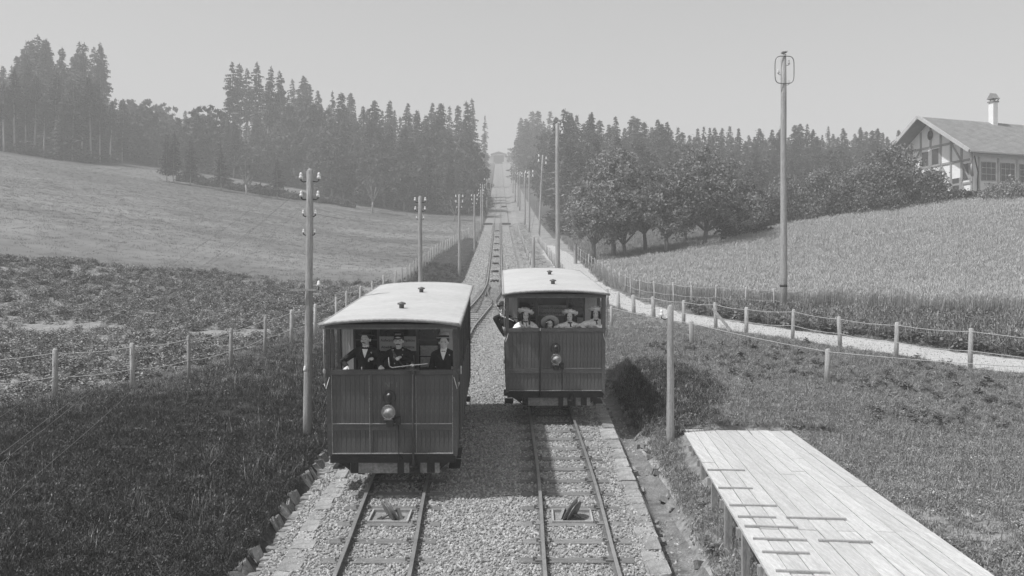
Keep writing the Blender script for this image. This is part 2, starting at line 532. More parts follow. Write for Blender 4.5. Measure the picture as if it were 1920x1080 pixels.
# ------------------------------------------------------------------ cable rollers
M_wood = mat('roller_box_wood', .28, .4, scale=5, fine=.2)
M_dark = mat('shadow_dark', .02, .035, scale=6, rough=.7)  # shade of pits and openings put into one near-black colour
def roller(x, y, lean, label, big=True, group=None):
    t = tag(empty('cable_roller', (x, y, float(zt(y)) - .13), (slope if y < 60 else math.atan(.14), 0, -.014)), label, 'cable roller', group)
    b = MB()
    for s in (-1, 1):
        b.box((s * .33, 0, .0), (.03, .6, .09)); b.box((0, s * .30, .0), (.69, .03, .09))
    b.build('frame', M_wood, t)
    b = MB(); b.box((0, 0, -.045), (.63, .57, .01)); b.build('pit', M_dark, t)  # near-black floor sheet paints the shade inside the pit
    M = Matrix.Rotation(-lean * 1.1, 3, 'Z') @ Matrix.Rotation(lean, 3, 'Y') @ Matrix.Rotation(R(90), 3, 'Y')
    b = MB(); b.lathe([(.02, -.05), (.22, -.045), (.23, -.03), (.17, -.008), (.17, .008), (.23, .03), (.22, .045), (.02, .045)], (0, 0, .1), 24, M)
    b.build('pulley', M_rail, t)
    b = MB()
    d = M @ Vector((0, 0, 1))
    b.tube([Vector((0, 0, .07)) - d * .16, Vector((0, 0, .07)) + d * .16], .022, 8)
    for s in (-1, 1): b.bar(Vector((0, 0, .07)) + d * .15 * s, (s * .2, -.05, -.03), .05, .07)
    b.build('bracket', M_rail, t)
    return t
def uat(s, y): return float(xm(y)) + s * float(smooth_half(y))
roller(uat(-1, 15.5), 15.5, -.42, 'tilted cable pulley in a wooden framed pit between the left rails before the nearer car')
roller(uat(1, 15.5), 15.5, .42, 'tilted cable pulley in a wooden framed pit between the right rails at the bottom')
for i, y in enumerate((64.5, 72, 79, 86.5, 95, 105, 117, 130)):
    ow = ['first', 'second', 'third', 'fourth', 'fifth', 'sixth', 'seventh', 'eighth'][i]
    b = MB(); x = float(xm(y)); z = float(zt(y)) - .03
    b.box((x, y, z - .1), (.66, .22, .1)); b.tube([(x - .22, y, z), (x + .22, y, z)], .07, 10)
    for s in (-1, 1): b.box((x + s * .27, y, z - .02), (.05, .16, .14))
    o = b.build('cable_roller', M_iron)
    tag(o, f'{ow} small dark cable roller between the single track rails, counted uphill from the crossing', 'cable roller', 'cable rollers along the single track')

# ------------------------------------------------------------------ low parapets where the line bridges a lane
M_pale = mat('pale_coping', .42, .55, scale=3, bump=.3)
M_darkwall = mat('shaded_beam', .035, .06, scale=3)  # shade of the parapet's near face put into the colour
for y, w0, w1, tx in ((145, .75, 2.15, 'nearer'), (194, .75, 1.9, 'farther')):
    for s in (-1, 1):
        x0 = float(xm(y)) + s * w0; x1 = float(xm(y)) + s * w1
        t = tag(empty('crossing_parapet', ((x0 + x1) / 2, y, float(zt(y)) - .2)),
                f'dark low beam on pale sill, {"left" if s < 0 else "right"} of the rails at the {tx} lane crossing', 'parapet')
        b = MB(); b.box((0, 0, .28), (abs(x1 - x0), .3, .34)); b.build('beam', M_darkwall, t)
        b = MB(); b.box((0, -.35, .02), (abs(x1 - x0) + .3, .5, .16)); b.build('sill', M_pale, t)

M_fwire = mat('fence_wire', .38, .48, rough=.5)
# ------------------------------------------------------------------ fences
def fence(label, pts, h, wires=2, rad=.06, group=None, jit=.05, pts_h=None, wr=.010, cap=None):
    """a fence: posts, each a part, and the sagging wires between them"""
    x0, y0 = pts[0]
    t = tag(empty('wire_fence', (x0, y0, G(x0, y0))), label, 'fence', group)
    o0 = Vector(t.location); tops = []
    for i, (x, y) in enumerate(pts):
        z = G(x, y); hh = (pts_h[i] if pts_h else h) * random.uniform(.97, 1.04)
        a = Vector((x, y, z - .2)) - o0
        lean = Vector((random.uniform(-jit, jit), random.uniform(-jit, jit), 0))
        b = a + Vector((0, 0, hh + .2)) + lean
        r = rad * random.uniform(.85, 1.15)
        m = MB(); m.tube([a, a.lerp(b, .5) + Vector((random.uniform(-.01, .01), 0, 0)), b - Vector((0, 0, .02)), b + Vector((random.uniform(-.01, .01), 0, .012))], [r * 1.05, r, r * .95, r * .6], 8)
        m.build('post', M_post, t)
        tops.append((a + Vector((0, 0, .2)), b))
    for k in range(wires):
        f = (.92, .45, .2)[k]
        w = MB()
        line = []
        for i in range(len(tops)):
            p = tops[i][0].lerp(tops[i][1], f) + Vector((0, -rad, 0))
            if i:
                q = line[-1]
                n = 4
                line += [q.lerp(p, j / n) - Vector((0, 0, .05 * math.sin(math.pi * j / n))) for j in range(1, n)]
            line.append(p)
        w.tube(line, wr, 4, cap=False)
        w.build('wire', M_fwire, t)
    return t
# left fence along the potato field
lp = [(-13.2, 20.6), (-11.1, 22.0), (-9.7, 23.2), (-8.8, 24.7), (-8.37, 27.0), (-8.2, 30.0), (-7.97, 32.8), (-7.7, 35.5), (-7.4, 38.2)] + [(float(xm(y)) - float(ufence(y)), y) for y in (41, 44, 47.5, 51, 55)]
fence('wire fence of pale round posts between the dark left bank and the potato field', lp, 1.22, 2)
lp = [(float(xm(y)) - float(ufence(y)), y) for y in np.arange(58, 112, 1.9)]
fence('close set row of pale pickets left of the track beside the meadow', lp, 1.15, 1, rad=.05)
# right front fence beside the path
fr = [(18.2, 25.2), (14.3, 28.3), (12.7, 30), (11.8, 32.6), (10.7, 34.6), (9.4, 36.4), (8.55, 38), (7.55, 39.9), (6.6, 42.2), (5.9, 43.9), (5.35, 45.4), (5.0, 47.3), (4.75, 50)]
fence('two wire fence of stout posts along the near edge of the gravel path', fr, 1.12, 2, rad=.085, pts_h=[1.2, 1.3, 1.25, 1.1, 1.1, 1.08, 1.08, 1.0, .95, .95, .9, .9, .9])
# lean brace by the gate posts
b = MB(); g0 = (8.35, 37.5); b.bar((8.3, 37.5, G(8.3, 37.5) + .9), (8.95, 37.0, G(8.95, 37.0) + .02), .09)
tag(b.build('brace_board', M_pole), 'pale slanting board propped against a fence post by the gravel path', 'brace')
# inner single-wire fence on the cutting edge
fence('single wire fence of short posts low on the bank below the gravel path', [(14.6, 23.8), (9.1, 26.2), (6.55, 33), (4.25, 38.8)], 1.0, 1, rad=.08, pts_h=[.9, 1.0, .88, .82])
# upper fence between path and wheat
up = [(14.2, 44.2), (13.15, 45.5), (12.0, 46.6), (10.6, 47.2), (9.45, 47.7), (8.75, 49), (7.9, 50.2), (7.3, 51.8), (7.1, 54)]
yy = 56.0
while yy < 88: up.append((float(np.interp(yy, [54, 62, 72, 86], [7.1, 6.7, 6.3, 5.9])), yy)); yy += 2.0
fence('wire fence of thin posts between the gravel path and the wheat', up, 1.12, 2, rad=.05)
fence('row of pickets on the near side of the gravel strip beyond the right car', [(float(xm(y)) + 4.9, y) for y in np.arange(52, 110, 2.0)], .95, 1, rad=.055)
fence('low fence of pale stakes close to the right side of the single track', [(float(xm(y)) + 3.0, y) for y in np.arange(70, 140, 4.5)], .95, 1, rad=.06)

# ------------------------------------------------------------------ poles
def pole(x, y, h, r, label, ins=(), group=None, lean=(0, 0), rail=None, name='telegraph_pole'):
    z = G(x, y)
    t = tag(empty(name, (x, y, z)), label, 'pole', group)
    top = Vector((lean[0], lean[1], h))
    b = MB()
    n = 6
    pts = [Vector((0, 0, -.4)).lerp(top, i / n) + Vector((random.uniform(-.01, .01), 0, 0)) for i in range(n + 1)]
    rr = [r * (1.12 - .3 * i / n) for i in range(n + 1)]
    pts += [top + Vector((0, 0, .05))]; rr += [r * .35]
    b.tube(pts, rr, 12)
    b.build('shaft', M_pole, t)
    k = max(1.0, y / 70)          # far insulators are still cups of porcelain, a little stouter fittings
    for (side, dz, s) in ins:
        c = Vector((0, 0, 0)).lerp(top, (h - dz) / h)
        q = MB(); q.tube([c, c + Vector((side * .16 * s, -.02, -.03)), c + Vector((side * .23 * s, -.02, 0)), c + Vector((side * .23 * s, -.02, .08 * s))], .012, 6)
        a = q.build('arm', M_iron, t)
        q = MB(); q.lathe([(.02, -.02), (.055, -.02), (.05, .05), (.032, .065), (.04, .085), (.034, .13), (.01, .15)], c + Vector((side * .23 * s, -.02, .06 * s)), 10, M=Matrix.Scale(s, 3))
        q.build('insulator', M_porc, t)
    return t
LI = [(s, d, k) for d, k in ((.22, .88), (.62, .82), (1.0, .6), (1.42, .55)) for s in (-1, 1)]
LX = [(20.4, -4.62), (41, -4.15), (68, -3.95), (93, -3.85), (127, -4.35), (142, -4.6), (175, -4.85), (210, -5.3), (250, -5.9)]
P = []
ords = ['nearest', 'second', 'third', 'fourth', 'fifth', 'sixth', 'seventh', 'eighth', 'ninth']
for i, (y, x) in enumerate(LX):
    if i == 0:
        t = pole(x, y, 6.0, .092, 'thick weathered telegraph pole with white insulators standing left of the nearer car', LI, lean=(.08, 0), group=None)
        q = MB(); q.box((-.04, -.13, 3.32), (.62, .05, .05)); q.build('crosspiece', M_pole, t)
        q = MB(); q.tube([(.3, -.13, 3.32), (.3, -.13, 3.42)], .012, 6); q.build('arm', M_iron, t)
        q = MB(); q.lathe([(.02, 0), (.05, 0), (.045, .06), (.03, .075), (.035, .11), (.01, .13)], (.3, -.13, 3.4), 10); q.build('insulator', M_porc, t)
        q = MB(); q.lathe([(.02, 0), (.045, 0), (.04, .06), (.03, .075), (.03, .11), (.01, .13)], (.0, -.16, 1.5), 10); q.build('insulator', M_porc, t)
    else:
        pole(x, y, (6.0, 6.0, 6.05, 6.1, 6.1, 6.6, 6.9, 7.0, 7.4)[i], .1,
             f'{ords[i]} telegraph pole counted uphill in the row left of the tracks', [(s, d, k * (1 + .15 * i)) for s, d, k in LI[:6]] if i < 6 else [(s, .3, 2) for s in (-1, 1)],
             group='telegraph poles left of the track')
# right-hand poles
pole(5.45, 78, 1.7, .15, 'stout gate post beside the gravel strip near the very tall slender pole', name='gate_post')
RI = [(-1, .35, 1.5), (1, .25, 1.5), (1, .75, 1.5)]
pole(3.55, 20.3, 3.05, .084, 'short bare pole stump standing at the far corner of the plank platform', [(-1, .25, .9)])
pole(1.42, 60, 3.6, .12, 'short bare post behind the roof of the right car')
pole(3.14, 62, 10.9, .15, 'very tall slender pole with insulators rising behind the right car', RI, lean=(-.05, 0))
pole(3.3, 112, 10.4, .13, 'tall leaning pole with a guy wire beyond the right car', [(-1, .3, 2), (1, .6, 2), (-1, .9, 2), (1, 1.2, 2)], lean=(.5, 0))
for x, y, h, w in ((2.4, 126, 8.5, 'first'), (2.05, 145, 8.3, 'second'), (1.55, 182, 7.5, 'third'), (1.3, 196, 7.4, 'fourth'), (.75, 215, 8.0, 'fifth'), (.3, 260, 8.2, 'sixth'), (-.2, 330, 7.6, 'seventh')):
    pole(x, y, h, .13, f'{w} far telegraph pole in the row right of the single track', [(-1, .4, 2.2), (1, .3, 2.2), (1, .9, 2.2)], group='far telegraph poles right of the track')
# the tall pole at the wheat, with its oval guard frame
tp = pole(13.15, 43.9, 12.55, .16, 'tallest pole with a rounded guard frame at its head standing in the wheat edge', [(-1, .95, 1.1), (1, .5, 1.1), (1, 1.45, 1.1)])
q = MB(); fr_ = []
for a in range(33):
    th = 2 * math.pi * a / 32
    c, s_ = math.cos(th), math.sin(th)
    fr_.append((math.copysign(abs(c) ** .45, c) * .46, -.15, 11.78 + math.copysign(abs(s_) ** .45, s_) * .66))
q.tube(fr_, .022, 6, cap=False); q.build('guard_frame', M_rail, tp)
q = MB(); q.box((.02, -.02, 12.66), (.26, .26, .05), rot=(0, -.12, 0)); q.build('cap', M_pole, tp)
q = MB(); q.lathe([(.175, 0), (.185, .02), (.185, .1), (.175, .12)], (0, 0, 1.3), 14); q.build('band', M_iron, tp)

# telegraph wires
def wire(name, label, pts, sag=.25, r=.004, group=None, matl=None):
    line = [Vector(pts[0])]
    for a, b_ in zip(pts[:-1], pts[1:]):
        a, b_ = Vector(a), Vector(b_)
        for j in range(1, 9):
            f = j / 8
            line.append(a.lerp(b_, f) - Vector((0, 0, sag * 4 * f * (1 - f))))
    m = MB(); m.tube(line, r, 4, cap=False)
    return tag(m.build(name, matl or M_wire), label, 'wire', group)
for s, dz in ((-1, .22), (1, .22), (-1, .62), (1, .62), (-1, 1.0), (1, 1.0)):
    pts = [(-4.7 + s * .24, 3.0, 3.6 - 1.25 * dz)]
    for i, (y, x) in enumerate(LX[:6]):
        h = (6.0, 6.0, 6.05, 6.1, 6.1, 6.6)[i]
        pts.append((x + s * .24, y, G(x, y) + h - dz + .15))
    wire('telegraph_wire', f'thin telegraph wire on the {"left" if s < 0 else "right"} {dict([(.22, "top"), (.62, "second"), (1.0, "third")])[dz]} insulators of the left pole row', pts, .3, .0028, 'telegraph wires of the left pole row')
wire('stay_wire', 'taut stay wire from the short pole stump down to the plank platform', [(3.62, 20.3, G(3.55, 20.3) + 2.2), (5.3, 20.0, DECK_Z)], 0, .006)
wire('guy_wire', 'slack guy wire slanting from the tall leaning pole beyond the right car', [(3.75, 112, G(3.3, 112) + 8.5), (1.9, 104, G(1.9, 104))], .3, .02)

# ------------------------------------------------------------------ plank platform
pf = tag(empty('boarding_platform', (3.9, 20.8, DECK_Z)), 'pale plank platform on short legs at the lower right beside the ditch', 'platform')
O = Vector(pf.location)
ang = math.atan(.1018)
D2 = Vector((-math.sin(ang), -math.cos(ang), 0))        # towards the camera
X2 = Vector((math.cos(ang), -math.sin(ang), 0))
PW = .243; NP = 10
rot2 = -ang
seams = []
for i in range(NP):
    cuts = [0.0 + random.uniform(-.06, .05)]
    L = 0
    if i in (0, 1, 2): segs = [4.2 + .7 * i, 9]
    elif i in (3, 4, 5): segs = [5.2, 9]
    else: segs = [random.choice([3.6, 4.9, 6.1]), 9]
    cuts += segs + [12.6]
    for a, c in zip(cuts[:-1], cuts[1:]):
        if c > 12.6: c = 12.6
        m = MB(); w = PW - .012 + random.uniform(-.004, .003)
        ctr = X2 * (PW * (i + .5)) + D2 * ((a + c) / 2)
        m.box(ctr + Vector((0, 0, -.02 + random.uniform(-.004, .004))), (w, (c - a) - .012, .04), rot=(0, random.uniform(-.006, .006), rot2))
        m.build('plank', M_plank, pf)
for d in (.35, 2.0, 3.7, 5.4, 7.1, 8.8, 10.5, 12.2):
    m = MB(); m.box(X2 * (PW * NP / 2 + .02) + D2 * d + Vector((0, 0, -.105)), (PW * NP + .1, .1, .12), rot=(0, 0, rot2)); m.build('joist', M_pole, pf)
    for e in (.08, .9):
        p = O + X2 * e + D2 * d
        g = G(p.x, p.y) - .15
        if g < DECK_Z - .2:
            m = MB(); m.bar(X2 * e + D2 * (d + .08) + Vector((0, 0, -.05)), X2 * e + D2 * (d + .08) + Vector((0, 0, g - DECK_Z)), .1); m.build('leg', M_pole, pf)
# grip battens: (distance, first x, last x)
for d, a, c in ((4.98, .02, .66), (6.5, .02, .55), (7.7, .03, .70), (8.4, .05, .56), (8.93, .06, .74), (9.56, .07, .72), (10.15, .08, .62), (10.9, .1, .67), (11.7, .1, .7),
                (8.4, .70, 1.49), (9.56, .86, 1.5)):
    m = MB(); m.box(X2 * ((a + c) / 2) + D2 * d + Vector((0, 0, .014)), (c - a, .045, .025), rot=(0, 0, rot2 + random.uniform(-.03, .03))); m.build('batten', M_batten, pf)

# ------------------------------------------------------------------ upper station at the head of the line
M_wallfar = mat('pale_station_wall', .38, .5, scale=1, fine=.1)
M_roofd = mat('dark_roof', .14, .2, scale=1.5, fine=.2)
st = tag(empty('upper_station', (float(xm(526)), 526, float(zt(524)))), 'small pale station with a dark open portal at the top of the incline', 'building')
b = MB(); b.span((-3.6, 0, 0), (-3.0, 8, 5.3)); b.span((3.0, 0, 0), (3.6, 8, 5.3)); b.span((-3.6, 0, 5.3), (3.6, 8, 5.8)); b.build('portal', M_wallfar, st)
b = MB(); b.span((-3.0, 2.5, -.5), (3.0, 2.6, 5.3)); b.build('hall_shade', M_dark, st)  # near-black sheet paints the unlit depth behind the portal
b = MB(); b.prism([(-4.6, 5.7), (0, 7.0), (4.6, 5.7), (4.6, 5.9), (0, 7.25), (-4.6, 5.9)], -.6, 9); b.build('roof', M_roofd, st)
b = MB(); b.span((-7.4, -.4, -3), (-3.6, 7, 4.2)); b.build('left_wing', M_wallfar, st)
b = MB(); b.span((3.6, -.4, -3), (14, 7, 4.4)); b.build('right_wing', M_wallfar, st)
b = MB(); b.span((-7.8, -.8, 4.2), (-3.7, 7.4, 4.5)); b.span((3.7, -.8, 4.4), (14.5, 7.4, 4.8)); b.build('eaves', M_roofd, st)
for x in (5, 7.5, 10, 12.3):
    f = MB(); f.span((x, -.5, 1.2), (x + 1.2, -.42, 3.2)); w_ = f.build('window', M_dark, st)
    f = MB(); f.span((x - .1, -.46, 1.0), (x + 1.3, -.41, 1.18)); f.build('sill', M_pale, w_)
b = MB(); b.span((-4.6, -2.6, -.4), (-2.0, -.5, .5)); b.build('side_platform', M_pale, st)
b = MB(); b.span((2.2, -3.0, -.4), (4.4, -.5, .9)); b.build('side_platform', M_pale, st)

# ------------------------------------------------------------------ the half-timbered chalet
M_plaster = mat('lime_plaster', .74, .82, scale=2, bump=.2, fine=.06)
M_timber = mat('house_timber', .26, .34, scale=4, fine=.15)
M_tile = mat('old_clay_tiles', .18, .27, scale=1.4, bump=.3, fine=.2)
M_glass = mat('dark_glass', .04, .07, rough=.15, spec=.6, fine=.05)
M_shut = mat('house_shutter', .24, .32, scale=3)
gx, gy = 40.3, 90.0
zr = 23.35; ze = 19.0                                    # ridge and eave heights
hb_ = 6.4
th = math.radians(18.8)
hs = tag(empty('timber_framed_house', (gx, gy, 0), (0, 0, th)), 'half timbered chalet with a broad tiled roof behind bushes at the right edge', 'house')
# local: +x along the ridge (away to the right), -y towards the camera side
gz = G(gx, gy) - 1.5
HW = 5.2; OV = 1.6                                       # half width of the walls, gable overhang
k = (zr - ze) / hb_
wz = zr - k * HW - .15
b = MB(); b.prism([(-HW, gz), (HW, gz), (HW, wz), (0, zr - .25), (-HW, wz)], OV, 24, axis='x'); b.build('wall', M_plaster, hs)
b = MB()
tk = .16
for s in (-1, 1):
    b.prism([(0, zr - .0), (s * hb_, ze), (s * hb_, ze - tk), (0, zr - tk)], 0, 26, axis='x')
rf = b.build('roof', M_tile, hs)
# tile courses
b = MB()
for s in (-1, 1):
    n = 24
    for i in range(n):
        f = (i + .5) / n
        yv, zv = s * hb_ * f, zr + (ze - zr) * f
        b.box((13, yv, zv + .02), (26, hb_ / n * 1.25, .03), rot=(-s * math.atan(k) + s * .05, 0, 0))
o = b.build('tile_course', M_tile, rf); o['kind'] = 'stuff'
b = MB()
for s in (-1, 1):
    b.bar((-.06, 0, zr + .02), (-.06, s * hb_, ze + .02), .12, .34)
    b.bar((0, s * (hb_ + .05), ze - .06), (26, s * (hb_ + .05), ze - .06), .14)
b.build('bargeboard', M_wallfar, hs)
# chimney
ch = MB(); ch.box((9.3, -.3, zr + .55), (.6, .6, 2.9)); co = ch.build('chimney', M_plaster, rf)
ch = MB(); ch.box((9.3, -.3, zr + 2.05), (.78, .78, .12))
ch.prism([(-.45, zr + 2.35), (.45, zr + 2.35), (0, zr + 2.95)], 8.9, 9.7, axis='x')
for a in (-1, 1):
    for c in (-1, 1): ch.box((9.3 + a * .24, -.3 + c * .24, zr + 2.22), (.1, .1, .3))
ch.v = [(v[0], v[1] - (.3 if v[2] > zr + 2.3 else 0), v[2]) for v in ch.v]
ch.build('chimney_cap', M_tile, rf)
# gable timbering
fx = OV - .04
tb = []
def tim(p, q, w=.2): tb.append((p, q, w))
for yv in (-5.1, -3.9, -2.6, -1.3, 0, 1.3, 2.6, 3.9, 5.1): tim((yv, gz), (yv, zr - .35 - k * abs(yv)))
for zv in (16.3, 18.5, 20.4):
    yy_ = min(HW, (zr - .3 - zv) / k); tim((-yy_, zv), (yy_, zv))
for (p, q) in (((-5.0, 16.4), (-3.9, 18.4)), ((-2.6, 16.4), (-1.4, 18.4)), ((-3.8, 18.6), (-2.7, 20.3)), ((5.0, 16.4), (3.9, 18.4)), ((2.6, 18.6), (1.4, 20.3)), ((-5.0, 14), (-4.0, 16.2))): tim(p, q, .16)
for (p, q, w) in tb:
    m = MB(); m.bar((fx, p[0], p[1]), (fx, q[0], q[1]), .08, w, up=(1, 0, 0)) if False else m.bar((fx, p[0], p[1]), (fx, q[0], q[1]), w, .08, up=(1, 0, 0))
    m.build('timber', M_timber, hs)
for (yc, zc, w, h) in ((-3.25, 15.6, .8, 2.6), (-.65, 19.3, .85, 1.7), (.65, 19.3, .85, 1.5), (3.2, 17.2, .9, 1.6), (-4.45, 17.4, .7, 1.5)):
    m = MB(); m.span((fx - .03, yc - w / 2, zc - h / 2), (fx + .05, yc + w / 2, zc + h / 2)); w_ = m.build('window', M_glass, hs)
    for s in (-1, 1):
        m = MB(); m.span((fx - .06, yc + s * (w / 2 + .14) - .13, zc - h / 2), (fx - .01, yc + s * (w / 2 + .14) + .13, zc + h / 2))
        m.build('shutter', M_shut, w_)
m = MB(); m.lathe([(.0, 0), (.34, 0), (.34, .05), (0, .05)], (fx - .08, 0, 21.6), 16, M=Matrix.Rotation(R(90), 3, 'Y') @ Matrix.Scale(1.4, 3, (1, 0, 0))); m.build('oval_window', M_glass, hs)
# long side facing the camera: glazed veranda bays
m = MB(); m.span((OV + 1.4, -HW - .06, 16.1), (24, -HW + .02, 16.3)); m.build('sill_board', M_pale, hs)
for i in range(6):
    x0 = OV + 1.0 + i * 2.35
    m = MB(); m.span((x0, -HW - .05, 16.5), (x0 + 1.75, -HW + .02, 18.3)); w_ = m.build('window', M_glass, hs)
    m = MB()
    for j in range(4): m.span((x0 + j * .57, -HW - .08, 16.5), (x0 + j * .57 + .05, -HW - .04, 18.3))
    for z_ in (16.5, 17.1, 17.7, 18.25): m.span((x0, -HW - .083, z_), (x0 + 1.76, -HW - .043, z_ + .05))
    m.build('glazing_bar', M_pale, w_)
    m = MB(); m.span((x0 - .35, -HW - .1, gz), (x0 - .2, -HW + .03, 18.7)); m.build('veranda_post', M_wallfar, hs)
m = MB(); m.tube([(1.5, -HW - .1, 18.6), (.4, -hb_ + .2, 17.6), (.9, -HW - .6, 16.8)], .07, 6); m.tube([(.2, -hb_ + .1, 18.9), (OV, -HW - .05, 16.9)], .07, 6); m.build('eaves_brace', M_wallfar, hs)
m = MB(); m.tube([(1.3, -HW - .5, 18.7), (1.9, -HW - .35, 17.2), (2.0, -HW - .2, 16.6), (2.0, -HW - .2, gz)], .06, 8); m.build('downpipe', M_iron, hs)

# ------------------------------------------------------------------ funicular cars
M_body = mat('varnished_boards', .055, .105, scale=3, stretch=(3, 3, .6), rough=.55, bump=.15, fine=.25, rand=.10)
M_body2 = mat('varnished_boards_lighter', .095, .15, scale=3, stretch=(3, 3, .6), rough=.55, bump=.15, fine=.2, rand=.08)
M_trim = mat('car_trim', .055, .085, scale=4, rough=.5, fine=.2)
M_trim2 = mat('car_trim_lighter', .10, .14, scale=4, rough=.5, fine=.2)
M_worn = mat('worn_trim_edge', .2, .32, scale=5, fine=.35)
M_under = mat('underframe_black', .012, .025, scale=5, rough=.7)
M_plate = mat('buffer_plate', .14, .26, scale=2.5, rough=.6, bump=.2, fine=.35)
M_roof = mat('roof_canvas', .38, .45, scale=.8, rough=.8, bump=.15, bscale=25, fine=.06)
M_roofedge = mat('roof_moulding', .26, .34, scale=3)
M_ceil = mat('ceiling_boards', .12, .16, scale=3)
M_pale_in = mat('pale_inner_boards', .48, .58, scale=3, stretch=(3, 3, .5), fine=.12)
M_cglass = mat('car_window_glass', .012, .02, rough=.12, spec=.5, fine=.1)
M_sign = mat('enamel_sign', .36, .42, rough=.4, fine=.06)
M_ink = mat('black_lettering', .02, .03)
M_gilt = mat('faded_lettering', .15, .19)
M_lens = mat('lamp_reflector', .26, .5, scale=14, rough=.5, metal=.0, fine=.15)
M_brass = mat('polished_brass', .5, .62, rough=.25, metal=.7)
M_rope = mat('pale_cord', .5, .6)

def text_mesh(body, size, name, m, ext=.002):
    c = bpy.data.curves.new(name, 'FONT'); c.body = body; c.size = size; c.extrude = ext
    c.align_x = 'CENTER'; c.align_y = 'CENTER'
    o = bpy.data.objects.new(name, c)
    tmp = bpy.data.scenes.new('tmp_text'); tmp.collection.objects.link(o)
    tmp.view_layers[0].update()
    me = bpy.data.meshes.new_from_object(o.evaluated_get(tmp.view_layers[0].depsgraph))
    bpy.data.objects.remove(o); bpy.data.scenes.remove(tmp); bpy.data.curves.remove(c)
    me.materials.clear(); me.materials.append(m)
    return me

CW = 1.2           # half width
CL = 7.55          # body length
def board_run(parent, x0, x1, z0, z1, y, m, pitch=.085, axis='x', side=0, gap=.010):
    n = max(1, round((x1 - x0) / pitch)); w = (x1 - x0) / n
    b = MB()
    if axis == 'x': b.box((0, 0, 0), (w - gap, .022, z1 - z0))
    else: b.box((0, 0, 0), (.022, w - .010, z1 - z0))
    me = b.mesh('board', m)
    for i in range(n):
        c = x0 + (i + .5) * w
        loc = (c, y + random.uniform(-.0015, .0015), (z0 + z1) / 2) if axis == 'x' else (side, c, (z0 + z1) / 2)
        link('board', me, parent, loc)

